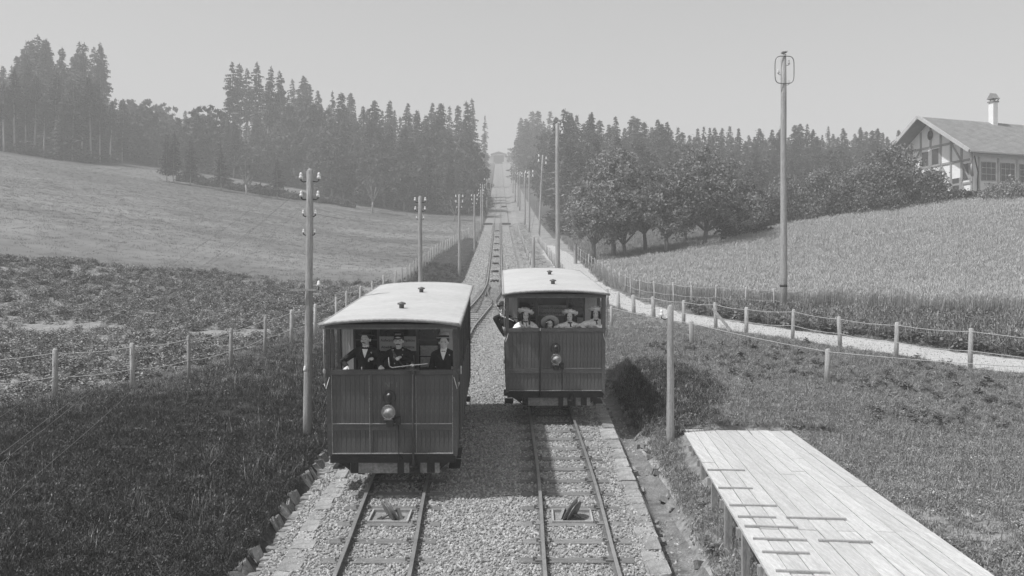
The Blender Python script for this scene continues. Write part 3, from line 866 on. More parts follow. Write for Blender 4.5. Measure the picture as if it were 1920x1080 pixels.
def make_car(label, X, Y, lighter, number, stiles, rod_x):
    body = M_body2 if lighter else M_body
    gp = .008 if lighter else .004
    trim = M_trim2 if lighter else M_trim
    t = tag(empty('funicular_car', (X, Y, float(zt(Y))), (slope, 0, math.atan(.0141))), label, 'funicular car', 'pair of funicular cars on the passing loop')
    def part(b, name, m, parent=None): return b.build(name, m, parent or t)
    # dash (front and rear)
    for yf, sgn in ((0, 1), (CL, -1)):
        front = sgn > 0
        b = MB()
        b.span((-CW + .03, yf + sgn * .035, .74), (CW - .03, yf + sgn * .07, 2.2))
        dash = part(b, 'dash_panel', body)
        if front:
            xs = [-CW + .05] + list(stiles) + [CW - .05]
            for a, c in zip(xs[:-1], xs[1:]):
                board_run(dash, a + .03, c - .03, .765, 1.165, yf + .024, body, gap=gp)
                board_run(dash, a + .03, c - .03, 1.285, 2.17, yf + .024, body, gap=gp)
        b = MB(); b.span((-CW, yf + sgn * -.02, 2.18), (CW, yf + sgn * .08, 2.26)); part(b, 'top_rail', trim)
        b = MB(); b.span((-CW + .01, yf - sgn * .004, 1.17), (CW - .01, yf + sgn * .03, 1.28)); part(b, 'middle_rail', trim)
        for s in (-1, 1):
            b = MB(); b.span((s * CW, yf - sgn * .008, .73), (s * (CW - .08), yf + sgn * .07, 2.18)); part(b, 'corner_stile', trim)
        if front:
            for x in stiles:
                b = MB(); b.span((x - .03, yf - .002, .74), (x + .03, yf + .03, 2.18)); part(b, 'stile', trim)
            # worn, paler bead along the mouldings
            b = MB()
            b.span((-CW + .08, yf - .018, .735), (CW - .08, yf + .01, .752))
            if not lighter:
                for xx in (-CW + .085, stiles[0] - .033, rod_x + .05, CW - .092): b.span((xx, yf - .012, .752), (xx + .010, yf + .012, 2.17))
                b.span((-CW + .09, yf - .012, 1.281), (CW - .1, yf + .012, 1.292))
            else:
                b.span((.1, yf - .012, 1.281), (CW - .09, yf + .012, 1.294))
            part(b, 'worn_bead', M_worn)
    # floor beam and buffer beam
    b = MB()
    b.span((-CW + .04, CL - .1, .6), (CW - .04, CL, .722)); part(b, 'floor_beam', M_under)
    b = MB(); b.span((-CW + .04, -.0, .57), (CW - .04, .10, .722))
    for i in range(14): b.ell((-CW + .2 + i * .16 + (.05 if i % 3 else 0), -.003, .655), (.014, .01, .014), 6, 4)
    part(b, 'floor_beam', M_under)
    b = MB(); b.span((-CW + .06, .1, .64), (CW - .06, CL - .1, .72)); part(b, 'floor', M_under)
    b = MB(); b.span((-.80, .06, .36), (.86, .11, .58)); part(b, 'buffer_beam', M_plate)
    for x in (-.72, .70):
        b = MB(); b.span((x - .07, .045, .37), (x + .07, .062, .57))
        for z in (.41, .47, .53): b.ell((x, .042, z), (.014, .012, .014), 6, 4)
        part(b, 'bolted_plate', M_under)
    b = MB(); b.span((.08, .03, .35), (.2, .08, .60)); part(b, 'bracket', M_under)
    b = MB(); b.span((.3, .03, .35), (.5, .08, .58))
    b.tube([(.39, .0, .62), (.39, .0, .44)], .05, 10); b.lathe([(.02, -.02), (.075, -.02), (.075, .02), (.02, .02)], (.39, 0, .5), 12)
    part(b, 'coupling_gear', M_under)
    b = MB()
    for x in (-.62, .62): b.span((x - .06, .2, .3), (x + .06, CL - .2, .62))
    b.span((-.9, .3, .42), (.9, .5, .62)); b.span((-.9, 5.0, .3), (.9, 5.3, .6)); b.span((-.5, 2.2, .2), (.5, 4.6, .55))
    b.prism([(-CW + .05, .6), (-.86, .6), (-.80, .38), (-.95, .5)], .12, .2); b.prism([(CW - .05, .6), (.9, .6), (.86, .4), (1.0, .52)], .12, .2)
    part(b, 'underframe', M_under)
    for yy in (1.7, 5.8):
        b = MB(); b.tube([(-.7, yy, .33), (.7, yy, .33)], .05, 10); ax = part(b, 'axle', M_under)
        for s in (-1, 1):
            b = MB(); Mx = Matrix.Rotation(R(90), 3, 'Y')
            b.lathe([(.05, -.05), (.33, -.05), (.36, -.05), (.36, -.02), (.33, -.015), (.33, .06), (.28, .065), (.26, .02), (.1, .02), (.08, .07), (0, .07)], (s * GA, yy, .33), 24, Mx)
            part(b, 'wheel', M_rail, ax)
    # roof
    b = MB(); n = 14; vs = []; fs = []
    hw = CW + .045
    def rz(x): return 3.20 - .065 * (x / hw) ** 2 - .02 * abs(x / hw) ** 6
    ys_ = [-.17, CL + .17]
    for y_ in ys_:
        for i in range(n + 1):
            x = -hw + 2 * hw * i / n; vs.append((x, y_, rz(x)))
    for y_ in ys_:
        for i in range(n + 1):
            x = -hw + 2 * hw * i / n; vs.append((x, y_, rz(x) - .05))
    m_ = n + 1
    for i in range(n):
        fs.append((i, i + 1, m_ + i + 1, m_ + i)); fs.append((2 * m_ + i, 3 * m_ + i, 3 * m_ + i + 1, 2 * m_ + i + 1))
        fs.append((i, 2 * m_ + i, 2 * m_ + i + 1, i + 1)); fs.append((m_ + i, m_ + i + 1, 3 * m_ + i + 1, 3 * m_ + i))
    fs.append((0, m_, 3 * m_, 2 * m_)); fs.append((n, 2 * m_ + n, 3 * m_ + n, m_ + n))
    b.add(vs, fs, False); rf_ = part(b, 'roof', M_roof)
    b = MB()
    for s in (-1, 1): b.tube([(s * (hw + .01), -.19, rz(hw) - .02), (s * (hw + .01), CL + .19, rz(hw) - .02)], .032, 8)
    b.tube([(-hw + 2 * hw * i / 10, -.185, rz(-hw + 2 * hw * i / 10) - .015) for i in range(11)], .028, 8)
    b.tube([(-hw + 2 * hw * i / 10, CL + .185, rz(-hw + 2 * hw * i / 10) - .015) for i in range(11)], .028, 8)
    part(b, 'roof_edge', M_roofedge, rf_)
    for k_, (vx, vy) in enumerate(((.02, 1.55), (.12, 4.9))):
        b = MB(); b.lathe([(.05, 0), (.05, .07), (.085, .075), (.085, .10), (.0, .13)], (vx, vy, rz(vx)), 14)
        part(b, 'roof_vent', M_trim2, rf_)
    b = MB(); b.span((-CW, -.05, 3.0), (CW, CL + .05, 3.035))
    part(b, 'ceiling', M_ceil)
    b = MB(); b.span((-CW, -.06, 3.03), (CW, -.0, 3.09)); part(b, 'cornice', M_trim)
    b = MB(); b.span((-CW, CL, 3.03), (CW, CL + .06, 3.09)); part(b, 'cornice', M_trim)
    # posts of the open platforms
    for s in (-1, 1):
        for y_ in (.03, .52, 1.18, CL - 1.18, CL - .52, CL - .03):
            wv = .075 if y_ in (.03, CL - .03) else .055
            b = MB(); b.span((s * CW, y_ - wv / 2, .7 if y_ != .52 else .72), (s * (CW - wv), y_ + wv / 2, 3.02)); part(b, 'post', trim)
        # curved bracket at the corner and grab rod
        b = MB(); b.tube([(s * (CW + .03), -.02, 3.0), (s * (CW + .035), -.03, 2.6), (s * (CW + .03), -.03, 2.05)], .012, 6)
        b.ell((s * (CW + .03), -.03, 2.24), (.03, .03, .06), 8, 6)
        part(b, 'grab_rod', M_roofedge if s < 0 or lighter else trim)
        b = MB(); b.span((s * CW, .05, .74), (s * (CW - .03), .5, 2.2)); part(b, 'side_dash', body)
        b = MB(); b.tube([(s * (CW + .04), -.02, 2.02), (s * (CW + .0), -.05, 1.93), (s * (CW - .06), -.03, 2.14)], .008, 6); part(b, 'safety_chain', M_rope)
        b = MB(); ring = [(s * (CW + .03), .9 + .05 * math.cos(a), 2.1 + .07 * math.sin(a)) for a in np.linspace(.6, 5.6, 14)]
        b.tube(ring, .015, 6); part(b, 'grab_handle', M_porc)
        b = MB(); b.span((s * (CW - .2), .55, .3), (s * (CW + .02), 1.1, .325)); b.span((s * (CW - .05), .55, .5), (s * (CW + .04), 1.15, .54)); b.span((s * (CW - .2), CL - 1.15, .3), (s * (CW + .02), CL - .6, .325)); part(b, 'footstep', M_under)
        # long side wall with windows
        y0, y1 = 1.2, CL - 1.2
        b = MB()
        b.span((s * (CW - .02), y0, .72), (s * (CW - .05), y1, 1.85)); b.span((s * (CW - .0), y0, 1.85), (s * (CW - .06), y1, 1.93)); b.span((s * (CW - .0), y0, 2.78), (s * (CW - .06), y1, 3.02))
        sw = part(b, 'side_wall', body)
        board_run(sw, y0, y1, .74, 1.83, 0, body, pitch=.12, axis='y', side=s * (CW - .012))
        b = MB()
        nb = 5
        for i in range(nb + 1):
            yc = y0 + (y1 - y0) * i / nb; b.span((s * (CW + .005), yc - .05, .72), (s * (CW - .06), yc + .05, 3.0))
        part(b, 'window_pillar', trim, sw)
        for i in range(nb):
            a_ = y0 + (y1 - y0) * i / nb + .055; c_ = y0 + (y1 - y0) * (i + 1) / nb - .055
            b = MB(); b.span((s * (CW - .025), a_, 1.93), (s * (CW - .032), c_, 2.78)); part(b, 'window', M_cglass)
    # partition behind the front platform
    for yp, sg in ((1.2, 1), (CL - 1.2, -1)):
        if sg > 0:
            b = MB(); 
            for a_, c_ in ((-CW + .07, -.88), (.80, CW - .07)): b.span((a_, yp, .72), (c_, yp + .04, 3.0))
            pt = part(b, 'partition', M_pale_in)
            for a_, c_ in ((-CW + .09, -.89), (.81, CW - .09)): board_run(pt, a_, c_, .75, 2.98, yp - .012, M_pale_in, pitch=.06)
            b = MB()
            b.span((-.88, yp + .005, .72), (.80, yp + .045, 2.05)); b.span((-.36, yp + .004, 2.0), (.34, yp + .046, 2.45))
            for x in (-.88, -.40, .36, .80): b.span((x - .03, yp - .01, .72), (x + .03, yp + .05, 3.0))
            b.span((-.88, yp - .008, 2.98), (.80, yp + .04, 3.03))
            part(b, 'partition_frame', body)
            for a_, c_, z_ in ((-.85, -.43, 2.05), (-.37, .33, 2.45), (.39, .77, 2.05)):
                b = MB(); b.span((a_, yp + .015, z_), (c_, yp + .025, 2.98)); part(b, 'window', M_cglass)
            b = MB()
            for a_, c_ in ((-.85, -.43), (.39, .77)):
                b.span((a_, yp - .004, 2.62), (c_, yp + .01, 2.64)); b.span((a_, yp - .004, 2.32), (c_, yp + .01, 2.335))
            part(b, 'glazing_bar', M_trim)
            if not lighter:
                b = MB(); b.span((.42, yp - .02, 2.32), (.76, yp - .005, 2.52)); b.span((.42, yp - .02, 2.1), (.76, yp - .005, 2.30)); part(b, 'notice_board', M_roofedge)
                b = MB(); b.span((-.10, yp - .012, 1.9), (.3, yp + .002, 2.33)); part(b, 'door_panel', M_worn)
            else:
                b = MB(); b.span((.0, yp - .012, 1.9), (.14, yp + .002, 2.38)); b.span((.62, yp - .012, 1.9), (.77, yp + .002, 2.38)); part(b, 'notice_board', M_roofedge)
            sx, sz = (-.02, 2.56)
            b = MB(); b.span((sx - .36, yp - .035, sz - .14), (sx + .36, yp - .02, sz + .14))
            sg_ = tag(part(b, 'sign', M_sign if not lighter else M_worn), 'enamel notice in two lines, Aufwärts and Abwärts')
            for row, tx in ((.065, 'Aufwärts 16 Stehplätze'), (-.065, 'Abwärts 16 Stehplätze')):
                me = text_mesh(tx, .072, 'sign_lettering', M_ink)
                link('lettering', me, sg_, (sx, yp - .038, sz + row), (R(90), 0, 0))
        else:
            b = MB(); b.span((-CW + .07, yp - .04, .72), (CW - .07, yp, 2.05)); b.span((-CW + .07, yp - .04, 2.85), (CW - .07, yp, 3.0)); 
            for x in (-CW + .1, -.4, .36, CW - .1): b.span((x - .05, yp - .045, .72), (x + .05, yp + .005, 3.0))
            part(b, 'partition_frame', body)
            b = MB(); b.span((-CW + .1, yp - .025, 2.05), (CW - .1, yp - .015, 2.85)); part(b, 'window', M_cglass)
    # benches inside
    for i in range(4):
        yb = 1.9 + i * 1.2
        b = MB(); b.span((-1.1, yb, 1.1), (1.1, yb + .4, 1.15)); b.span((-1.1, yb + .4, 1.15), (1.1, yb + .44, 1.7)); part(b, 'bench', M_pale_in)
    # number on the dash
    me = text_mesh(number, .135, 'number', M_gilt)
    link('number', me, t, (.0 if lighter else -.01, .008, 1.99), (R(90), 0, 0))
    # head lamp
    lx = .0 if lighter else -.045
    b = MB(); My = Matrix.Rotation(R(90), 3, 'X')
    b.lathe([(.05, .0), (.10, .04), (.125, .12), (.13, .17), (.118, .175)], (lx, -.05, 1.55), 24, My)
    b.tube([(lx, -.12, 1.66), (lx, -.12, 1.74)], .045, 12); b.lathe([(.05, 0), (.058, .01), (.05, .03), (.058, .045), (.05, .065), (.058, .08), (.045, .1), (.0, .115)], (lx, -.12, 1.74), 14)
    b.span((lx - .09, -.2, 1.385), (lx + .11, -.03, 1.4)); b.span((lx - .06, -.13, 1.26), (lx + .08, -.03, 1.39)); b.span((lx + .12, -.08, 1.28), (lx + .2, -.01, 1.42))
    lamp = part(b, 'head_lamp', M_iron)
    b = MB(); b.lathe([(.118, .178), (.1, .165), (.05, .15), (.0, .145)], (lx, -.05, 1.55), 24, My); part(b, 'lamp_glass', M_lens, lamp)
    b = MB(); b.lathe([(.118, .17), (.128, .185), (.128, .17)], (lx, -.05, 1.55), 24, My); b.ell((lx, -.12, 1.85), (.03, .03, .012), 10, 6)
    b.ell((lx, -.215, 1.525), (.022, .008, .03), 8, 6); b.span((lx - .08, -.205, 1.402), (lx + .07, -.19, 1.412)); part(b, 'lamp_rim', M_brass, lamp)
    b = MB(); rg = [(lx + .11 * math.cos(a), -.03, 1.77 + .13 * math.sin(a)) for a in np.linspace(-.6, 3.7, 16)]
    b.tube(rg, .008, 6); b.tube([(lx + .16, -.03, 1.3), (lx + .16, -.03, .6)], .008, 6); part(b, 'lamp_hoop', M_iron, lamp)
    # hand brake rod and crank
    b = MB(); b.tube([(rod_x, -.05, 2.42), (rod_x, -.05, .52)], .02, 8)
    b.tube([(rod_x, -.05, 2.3), (rod_x, -.05, 2.22)], .05, 10); b.span((rod_x - .14, -.1, 2.262), (rod_x + .12, .06, 2.285))
    if lighter: b = MB(); b.tube([(rod_x, -.03, 2.2), (rod_x, -.03, .6)], .02, 8)
    part(b, 'brake_rod', M_iron if lighter else trim)
    if not lighter:
        b = MB()
        hz = 2.36
        b.tube([(rod_x + .28, -.08, hz + .03), (rod_x, -.06, hz), (rod_x - .38, -.02, hz - .05), (rod_x - .43, -.02, hz - .02), (rod_x - .44, -.02, hz + .14)], .011, 8)
        b.ell((rod_x, -.06, hz), (.045, .04, .035), 10, 8)
        part(b, 'brake_crank', M_brass)
        b = MB()
        for x in (-.55, -.16): b.tube([(x, -.0, 2.26), (x, -.0, 2.32)], .012, 6)
        part(b, 'knob', M_brass)
    else:
        b = MB(); b.tube([(-.37, -.03, 2.28), (-.37, -.03, 2.1)], .012, 6); part(b, 'knob', M_brass)
    return t

Y1, Y2 = 16.38, 22.0
X1, X2c = -2.145, 1.045
carL = make_car('dark boarded funicular car with three men on its front platform, nearest', X1, Y1, False, 'N\u00b0 1', (-.39, .33), .385)
carL.scale = (.97, 1, 1)
carR = make_car('farther funicular car on the right track with girls in big hats leaning on its front', X2c, Y2, True, 'N\u00b0 2', (-.37,), -.37)

# ------------------------------------------------------------------ people
M_skin = mat('skin', .55, .64, scale=12, rough=.6, fine=.06)
M_skin_pale = mat('skin_pale', .6, .7, scale=12, rough=.6, fine=.05)
M_hair = mat('dark_hair', .02, .035, scale=20, rough=.5)
M_suit = mat('black_wool_cloth', .012, .02, scale=14, rough=.9, fine=.3)
M_suit2 = mat('dark_vest_cloth', .025, .04, scale=14, rough=.9, fine=.3)
M_white = mat('white_cotton', .8, .9, scale=8, rough=.8, fine=.06, bump=1.0, bscale=14)
M_straw = mat('straw_plait', .40, .5, scale=20, rough=.7, fine=.2)
M_strawd = mat('dark_straw', .05, .09, scale=20, rough=.7, fine=.2)
M_felt = mat('black_felt', .015, .025, scale=10)
M_skirt = mat('dark_skirt', .05, .08, scale=6)
M_leather = mat('leather_strap', .06, .09, scale=6, rough=.4)

_tmp = bpy.data.scenes.new('bake_scene')
def bake(b, name, m, parent, voxel=.01, it=4, fac=.5, loc=(0, 0, 0)):
    me = b.mesh(name + '_src', m)
    o = bpy.data.objects.new('bake', me); _tmp.collection.objects.link(o)
    md = o.modifiers.new('r', 'REMESH'); md.mode = 'VOXEL'; md.voxel_size = voxel; md.use_smooth_shade = True
    sm = o.modifiers.new('s', 'SMOOTH'); sm.iterations = it; sm.factor = fac
    _tmp.view_layers[0].update()
    out = bpy.data.meshes.new_from_object(o.evaluated_get(_tmp.view_layers[0].depsgraph))
    out.name = name
    out.materials.clear(); out.materials.append(m)
    bpy.data.objects.remove(o); bpy.data.meshes.remove(me)
    return link(name, out, parent, loc)

def elbow(s, h, l1, l2, pole_):
    s, h = Vector(s), Vector(h); d = h - s; L = min(d.length, (l1 + l2) * .995); dn = d.normalized()
    h = s + dn * L
    a = (l1 * l1 - l2 * l2 + L * L) / (2 * L); r_ = math.sqrt(max(l1 * l1 - a * a, 0))
    p = Vector(pole_); p = (p - dn * p.dot(dn)).normalized()
    return s + dn * a + p * r_, h

def hand(b, w, d, nrm, k=1.0, curl=.9, thumb=1):
    """palm from the wrist w along d, palm facing nrm; five bent fingers of unequal length"""
    w, d, nrm = Vector(w), Vector(d).normalized(), Vector(nrm)
    nrm = (nrm - d * nrm.dot(d)).normalized(); s = d.cross(nrm)
    M = Matrix((s, d, nrm)).transposed()
    pc = w + d * .045 * k
    b.ell(pc, (.042 * k, .052 * k, .017 * k), 12, 8, M)
    b.caps(w - d * .01, pc, .024 * k, .026 * k)
    for i, (off, ln) in enumerate(((-.030, .062), (-.010, .074), (.010, .070), (.029, .054))):
        p0 = w + d * .082 * k + s * off * k
        a1 = curl * .5
        d1 = d * math.cos(a1) + nrm * math.sin(a1); p1 = p0 + d1 * ln * .5 * k
        d2 = d * math.cos(a1 + curl) + nrm * math.sin(a1 + curl); p2 = p1 + d2 * ln * .42 * k
        b.caps(w + d * .05 * k + s * off * .8 * k, p0, .011 * k, .0105 * k, 8)
        b.caps(p0, p1, .0105 * k, .0095 * k, 8); b.caps(p1, p2, .0095 * k, .008 * k, 8)
    t0 = w + d * .025 * k - s * .03 * k * thumb; t1 = t0 + (d * .7 - s * .75 * thumb + nrm * .3).normalized() * .04 * k; t2 = t1 + (d * .8 - s * .1 * thumb + nrm * .55).normalized() * .032 * k
    b.caps(w + d * .015 * k, t0, .014 * k, .013 * k, 8); b.caps(t0, t1, .013 * k, .011 * k, 8); b.caps(t1, t2, .011 * k, .009 * k, 8)

def person(label, X, Y, zf, H, kind, face=0, lean=0.0, drop=0.0, look=0, hands=None, hat=None, group=None, extra=None, tilt=0, side=0.0, slim=1.0):
    """kind: 'man','officer','woman','girl','child'; faces the camera (-Y) when face=0"""
    t = tag(empty('person', (X, Y, zf), (0, 0, face)), label, 'person', group)
    k = H / 1.72
    fem = kind in ('woman', 'girl', 'child')
    kh = 1.13 if not fem else 1.10
    if kind == 'child': kh = 1.0
    skin = M_skin_pale if fem else M_skin
    L = Vector((side, -lean, -drop))
    hip = Vector((0, 0, .52 * H))
    chest = Vector((0, -.0, .74 * H)) + L * .7
    sh = Vector((0, .01, .815 * H)) + L
    neck0 = Vector((0, .0, .832 * H)) + L
    hc = Vector((0, -.02, .918 * H)) + L + Vector((0, -lean * .1, 0))
    shw = (.185 if not fem else .16) * k * slim
    b = MB()
    # trunk
    b.ell(hip + Vector((0, 0, .02)), (.155 * k, .115 * k, .13 * k)); b.caps(hip, chest, .125 * k, .13 * k); b.ell(chest, (.165 * k, .115 * k, .16 * k))
    b.caps(sh + Vector((-shw * .75, .01, -.065)), sh + Vector((shw * .75, .01, -.065)), .045 * k, .045 * k)
    b.caps(neck0 - Vector((0, 0, .05)), hc + Vector((0, .012, -.06)), .055 * kh, .05 * kh)
    # head
    Rz = Matrix.Rotation(look, 3, 'Z') @ Matrix.Rotation(tilt, 3, 'Y')
    def hp(x, y, z): return hc + Rz @ (Vector((x, y, z)) * kh)
    b.ell(hp(0, .015, .03), (.074 * kh, .094 * kh, .088 * kh), 16, 12, Rz)
    b.ell(hp(0, -.022, -.035), (.058 * kh, .062 * kh, .068 * kh), 14, 10, Rz)
    b.ell(hp(0, -.052, -.088), (.027 * kh, .024 * kh, .02 * kh), 10, 8, Rz)
    b.caps(hp(0, -.084, .012), hp(0, -.106, -.026), .010 * kh, .015 * kh, 8); b.ell(hp(0, -.098, -.030), (.019 * kh, .013 * kh, .011 * kh), 8, 6, Rz)
    for s in (-1, 1):
        b.ell(hp(s * .077, .012, -.005), (.012 * kh, .02 * kh, .032 * kh), 8, 6, Rz)
        b.caps(hp(s * .012, -.084, .026), hp(s * .048, -.07, .028), .009 * kh, .008 * kh, 8)
        b.ell(hp(s * .04, -.062, -.022), (.022 * kh, .02 * kh, .022 * kh), 8, 6, Rz)
    b.ell(hp(0, -.083, -.060), (.024 * kh, .013 * kh, .007 * kh), 8, 6, Rz); b.ell(hp(0, -.081, -.071), (.02 * kh, .012 * kh, .007 * kh), 8, 6, Rz)
    # legs and feet
    for s in (-1, 1):
        kn = Vector((s * .1 * k, -.02, .28 * H)); an = Vector((s * .11 * k, .02, .045 * H))
        b.caps(hip + Vector((s * .085 * k, 0, -.02)), kn, .085 * k, .058 * k); b.caps(kn, an, .055 * k, .038 * k)
        b.caps(an + Vector((0, .01, -.02)), an + Vector((s * .02, -.15 * k, -.04)), .036 * k, .03 * k)
    # arms
    arms = []
    hands = hands or {}
    for s in (-1, 1):
        tgt, hd, nr, pol, hk = hands.get(s, ((s * .27, -.02, .47 * H), (0, 0, -1), (-s, 0, 0), (s * .3, .8, 0), 1))
        tgt = Vector(tgt)
        S = sh + Vector((s * shw, .005, -.06))
        E, W = elbow(S, tgt, .29 * k, .25 * k, pol)
        b.caps(S, E, .040 * k, .036 * k); b.caps(E, W, .036 * k, .025 * k)
        hand(b, W, hd, nr, (1.0 if not fem else .88) * (.85 if kind == 'child' else 1), .9 * hk, thumb=s)
        arms.append((S, E, W, s, hd))
    bake(b, 'body', skin, t, voxel=.0075 if kind != 'child' else .0075, it=2)
    # eyes
    for s in (-1, 1):
        q = MB(); q.ell(hp(s * .03, -.0785, .008), (.0125, .007, .0065), 8, 6, Rz); q.build('eye', M_hair, t)
    # clothes
    b = MB()
    inf = .018
    cloth = {'man': M_suit, 'officer': M_suit}.get(kind, M_white)
    if not fem:
        b.ell(hip + Vector((0, 0, .03)), (.18 * k, .145 * k, .15 * k)); b.caps(hip + Vector((0, 0, -.12)), chest, .15 * k, .15 * k)
        b.ell(chest, (.19 * k, .14 * k, .18 * k)); b.ell(chest + Vector((0, 0, .05)), (.18 * k, .125 * k, .11 * k))
        for s in (-1, 1): b.caps(sh + Vector((s * shw * .9, 0, -.05)), neck0 + Vector((s * .02, .012, -.012)), .07 * k, .062)
        for (S, E, W, s, hd) in arms:
            W2 = W + (E - W).normalized() * .035
            b.caps(S + Vector((0, 0, .0)), E, .072 * k, .058 * k); b.caps(E, W2, .058 * k, .042 * k)
        bake(b, 'jacket', cloth, t, voxel=.012, it=5)
        b = MB()
        b.caps(hip + Vector((0, 0, .02)), hip + Vector((0, 0, -.06)), .15 * k, .15 * k)
        for s in (-1, 1):
            kn = Vector((s * .1 * k, -.02, .28 * H)); an = Vector((s * .11 * k, .02, .06 * H))
            b.caps(hip + Vector((s * .085 * k, 0, -.02)), kn, .11 * k, .085 * k); b.caps(kn, an, .082 * k, .07 * k)
        bake(b, 'trousers', cloth, t, voxel=.014, it=3)
    else:
        b.caps(hip + Vector((0, 0, .06)), chest, .12 * k, .145 * k); b.ell(chest + Vector((0, -.02, .0)), (.175 * k, .145 * k, .15 * k))
        for s in (-1, 1): b.caps(sh + Vector((s * shw * .85, 0, -.05)), neck0 + Vector((s * .015, .01, -.0)), .07 * k, .056)
        b.caps(neck0 - Vector((0, 0, .03)), neck0 + Vector((0, -.004, .035)), .075, .06)
        for (S, E, W, s, hd) in arms:
            W2 = W + (E - W).normalized() * .02
            b.caps(S, S.lerp(E, .6), .082 * k, .095 * k); b.caps(S.lerp(E, .5), E, .09 * k, .07 * k); b.caps(E, E.lerp(W2, .6), .072 * k, .06 * k); b.caps(E.lerp(W2, .5), W2, .055 * k, .036 * k)
        bake(b, 'blouse', cloth, t, voxel=.012, it=4)
        b = MB()
        b.lathe([(.125 * k, .58 * H), (.17 * k, .5 * H), (.24 * k, .3 * H), (.32 * k, .06 * H), (.30 * k, .05 * H)], (0, 0, 0), 24)
        b.build('skirt', M_white if kind != 'woman' else M_skirt, t)
        if kind != 'child':
            b = MB(); nb_ = neck0 + Vector((0, -.075, -.02))
            b.ell(nb_ + Vector((-.028, 0, .0)), (.03, .012, .018), 8, 6); b.ell(nb_ + Vector((.028, 0, .0)), (.03, .012, .018), 8, 6)
            b.caps(nb_, nb_ + Vector((.02, -.03, -.09)), .012, .018, 8); b.build('neck_bow', M_hair, t)
    b = MB()
    for s in (-1, 1):
        an = Vector((s * .11 * k, .02, .045 * H)); b.caps(an + Vector((0, .02, -.03)), an + Vector((s * .02, -.16 * k, -.045)), .044 * k, .036 * k)
    b.build('shoes', M_felt, t)
    # chest details
    cy_ = -(.14 * k) - .0
    def front(z_off, x):
        """y of the jacket front at height offset from chest"""
        zz = z_off - .0
        e = 1 - (x / (.19 * k)) ** 2 - (zz / (.18 * k)) ** 2 * .35
        return chest.y - .142 * k * math.sqrt(max(e, .05))
    if kind == 'man':
        ztop = neck0.z + .01
        q = MB(); vs = []
        rows = 8; zb_ = chest.z - .03; wtop = .052
        for i in range(rows + 1):
            f = i / rows; z_ = zb_ + (ztop - .035 - zb_) * f
            w_ = wtop * f ** .9 + .002
            for x in (-w_, 0, w_):
                yb = front(z_ - chest.z, x) - .008 - .012 * (1 - abs(x) / max(w_, .001)) * f
                yb = yb * (1 - .42 * max(0, f - .55)) + neck0.y * .42 * max(0, f - .55) if f > .55 else yb
                vs.append((x + sh.x * f, yb, z_))
        fs = []
        for i in range(rows):
            for j in range(2): a_ = i * 3 + j; fs.append((a_, a_ + 1, a_ + 4, a_ + 3))
        q.add(vs, fs, True)
        n_ = len(q.v); q.v += [(v[0], v[1] + .03, v[2]) for v in q.v[:n_]]
        q.f += [[i + n_ for i in reversed(f)] for f in q.f[:len(fs)]]; q.mi += [0] * len(fs); q.sm += [True] * len(fs)
        q.build('shirt_front', M_white, t)
        q = MB(); q.lathe([(.062, -.005), (.066, .0), (.060, .05), (.055, .05)], neck0 + Vector((0, -.012, -.005)), 20, sy=1.0); q.build('collar', M_white, t)
        q = MB()
        yb = neck0.y - .085
        for s in (-1, 1): q.prism([(neck0.x, neck0.z - .004), (neck0.x + s * .055, neck0.z + .018), (neck0.x + s * .055, neck0.z - .026)], yb - .012, yb + .012)
        q.ell((neck0.x, yb, neck0.z - .004), (.014, .016, .014), 8, 6)
        q.build('bow_tie', M_suit if extra == 'black_tie' else M_white, t)
        q = MB()
        for s in (-1, 1):
            f0 = (s * .055 + sh.x, front(.15, .06) + .015, ztop - .05); f1 = (s * .10, front(.05, .1) - .012, chest.z + .05); f2 = (s * .01, front(-.06, 0) - .014, chest.z - .05)
            q.tube([f0, f1, f2], [.012, .02, .008], 6)
        q.build('lapel', M_suit2, t)
        q = MB(); q.ell((.115 * k + sh.x, front(.06, .115) - .012, chest.z + .06), (.016, .01, .022), 8, 6); q.build('buttonhole_flower', M_straw, t)
    if kind == 'officer':
        q = MB()
        for dz, x in ((.15, -.09), (.15, .09), (.06, .085), (-.02, .08), (-.1, -.06)): q.ell((x, front(dz - .02, x) - .01, chest.z + dz - .01), (.014, .01, .014), 8, 6)
        q.build('button', M_brass, t)
        q = MB(); pts = []
        for i in range(8):
            f = i / 7; x = -.15 + .28 * f; z_ = .2 - .42 * f
            pts.append((x, front(z_, x) - .012 + (.03 if i == 0 else 0), chest.z + z_))
        for a_, c_ in zip(pts[:-1], pts[1:]): q.bar(a_, c_, .03, .008, up=(0, 1, 0))
        q.build('shoulder_strap', M_leather, t)
        q = MB(); q.tube([(-.075, front(.02, .075) - .016, chest.z + .06), (-.065, front(-.02, .07) - .02, chest.z - .01), (-.05, front(-.05, .06) - .02, chest.z - .045)], .007, 6)
        rg = [(.085 + .022 * math.cos(a), front(-.15, .09) - .02, chest.z - .16 + .022 * math.sin(a)) for a in np.linspace(0, 6.28, 12)]
        q.tube(rg, .005, 6); q.build('whistle_chain', M_brass, t)
    # hair
    b = MB()
    b.ell(hp(0, .032, .045), (.088 * kh, .100 * kh, .090 * kh), 14, 10, Rz)
    for s in (-1, 1): b.caps(hp(s * .076, .01, .02), hp(s * .076, .012, -.02), .016, .012, 8)
    if fem:
        for s in (-1, 1):
            b.caps(hp(s * .07, -.01, .05), hp(s * .09, .01, -.08), .038, .036)
            if kind == 'girl' : b.caps(hp(s * .085, .0, -.08), hp(s * .075, -.075, -.19), .03, .02)
        b.caps(hp(0, .08, 0), hp(0, .08, -.08), .05, .04)
    bake(b, 'hair', M_hair, t, voxel=.01, it=2)
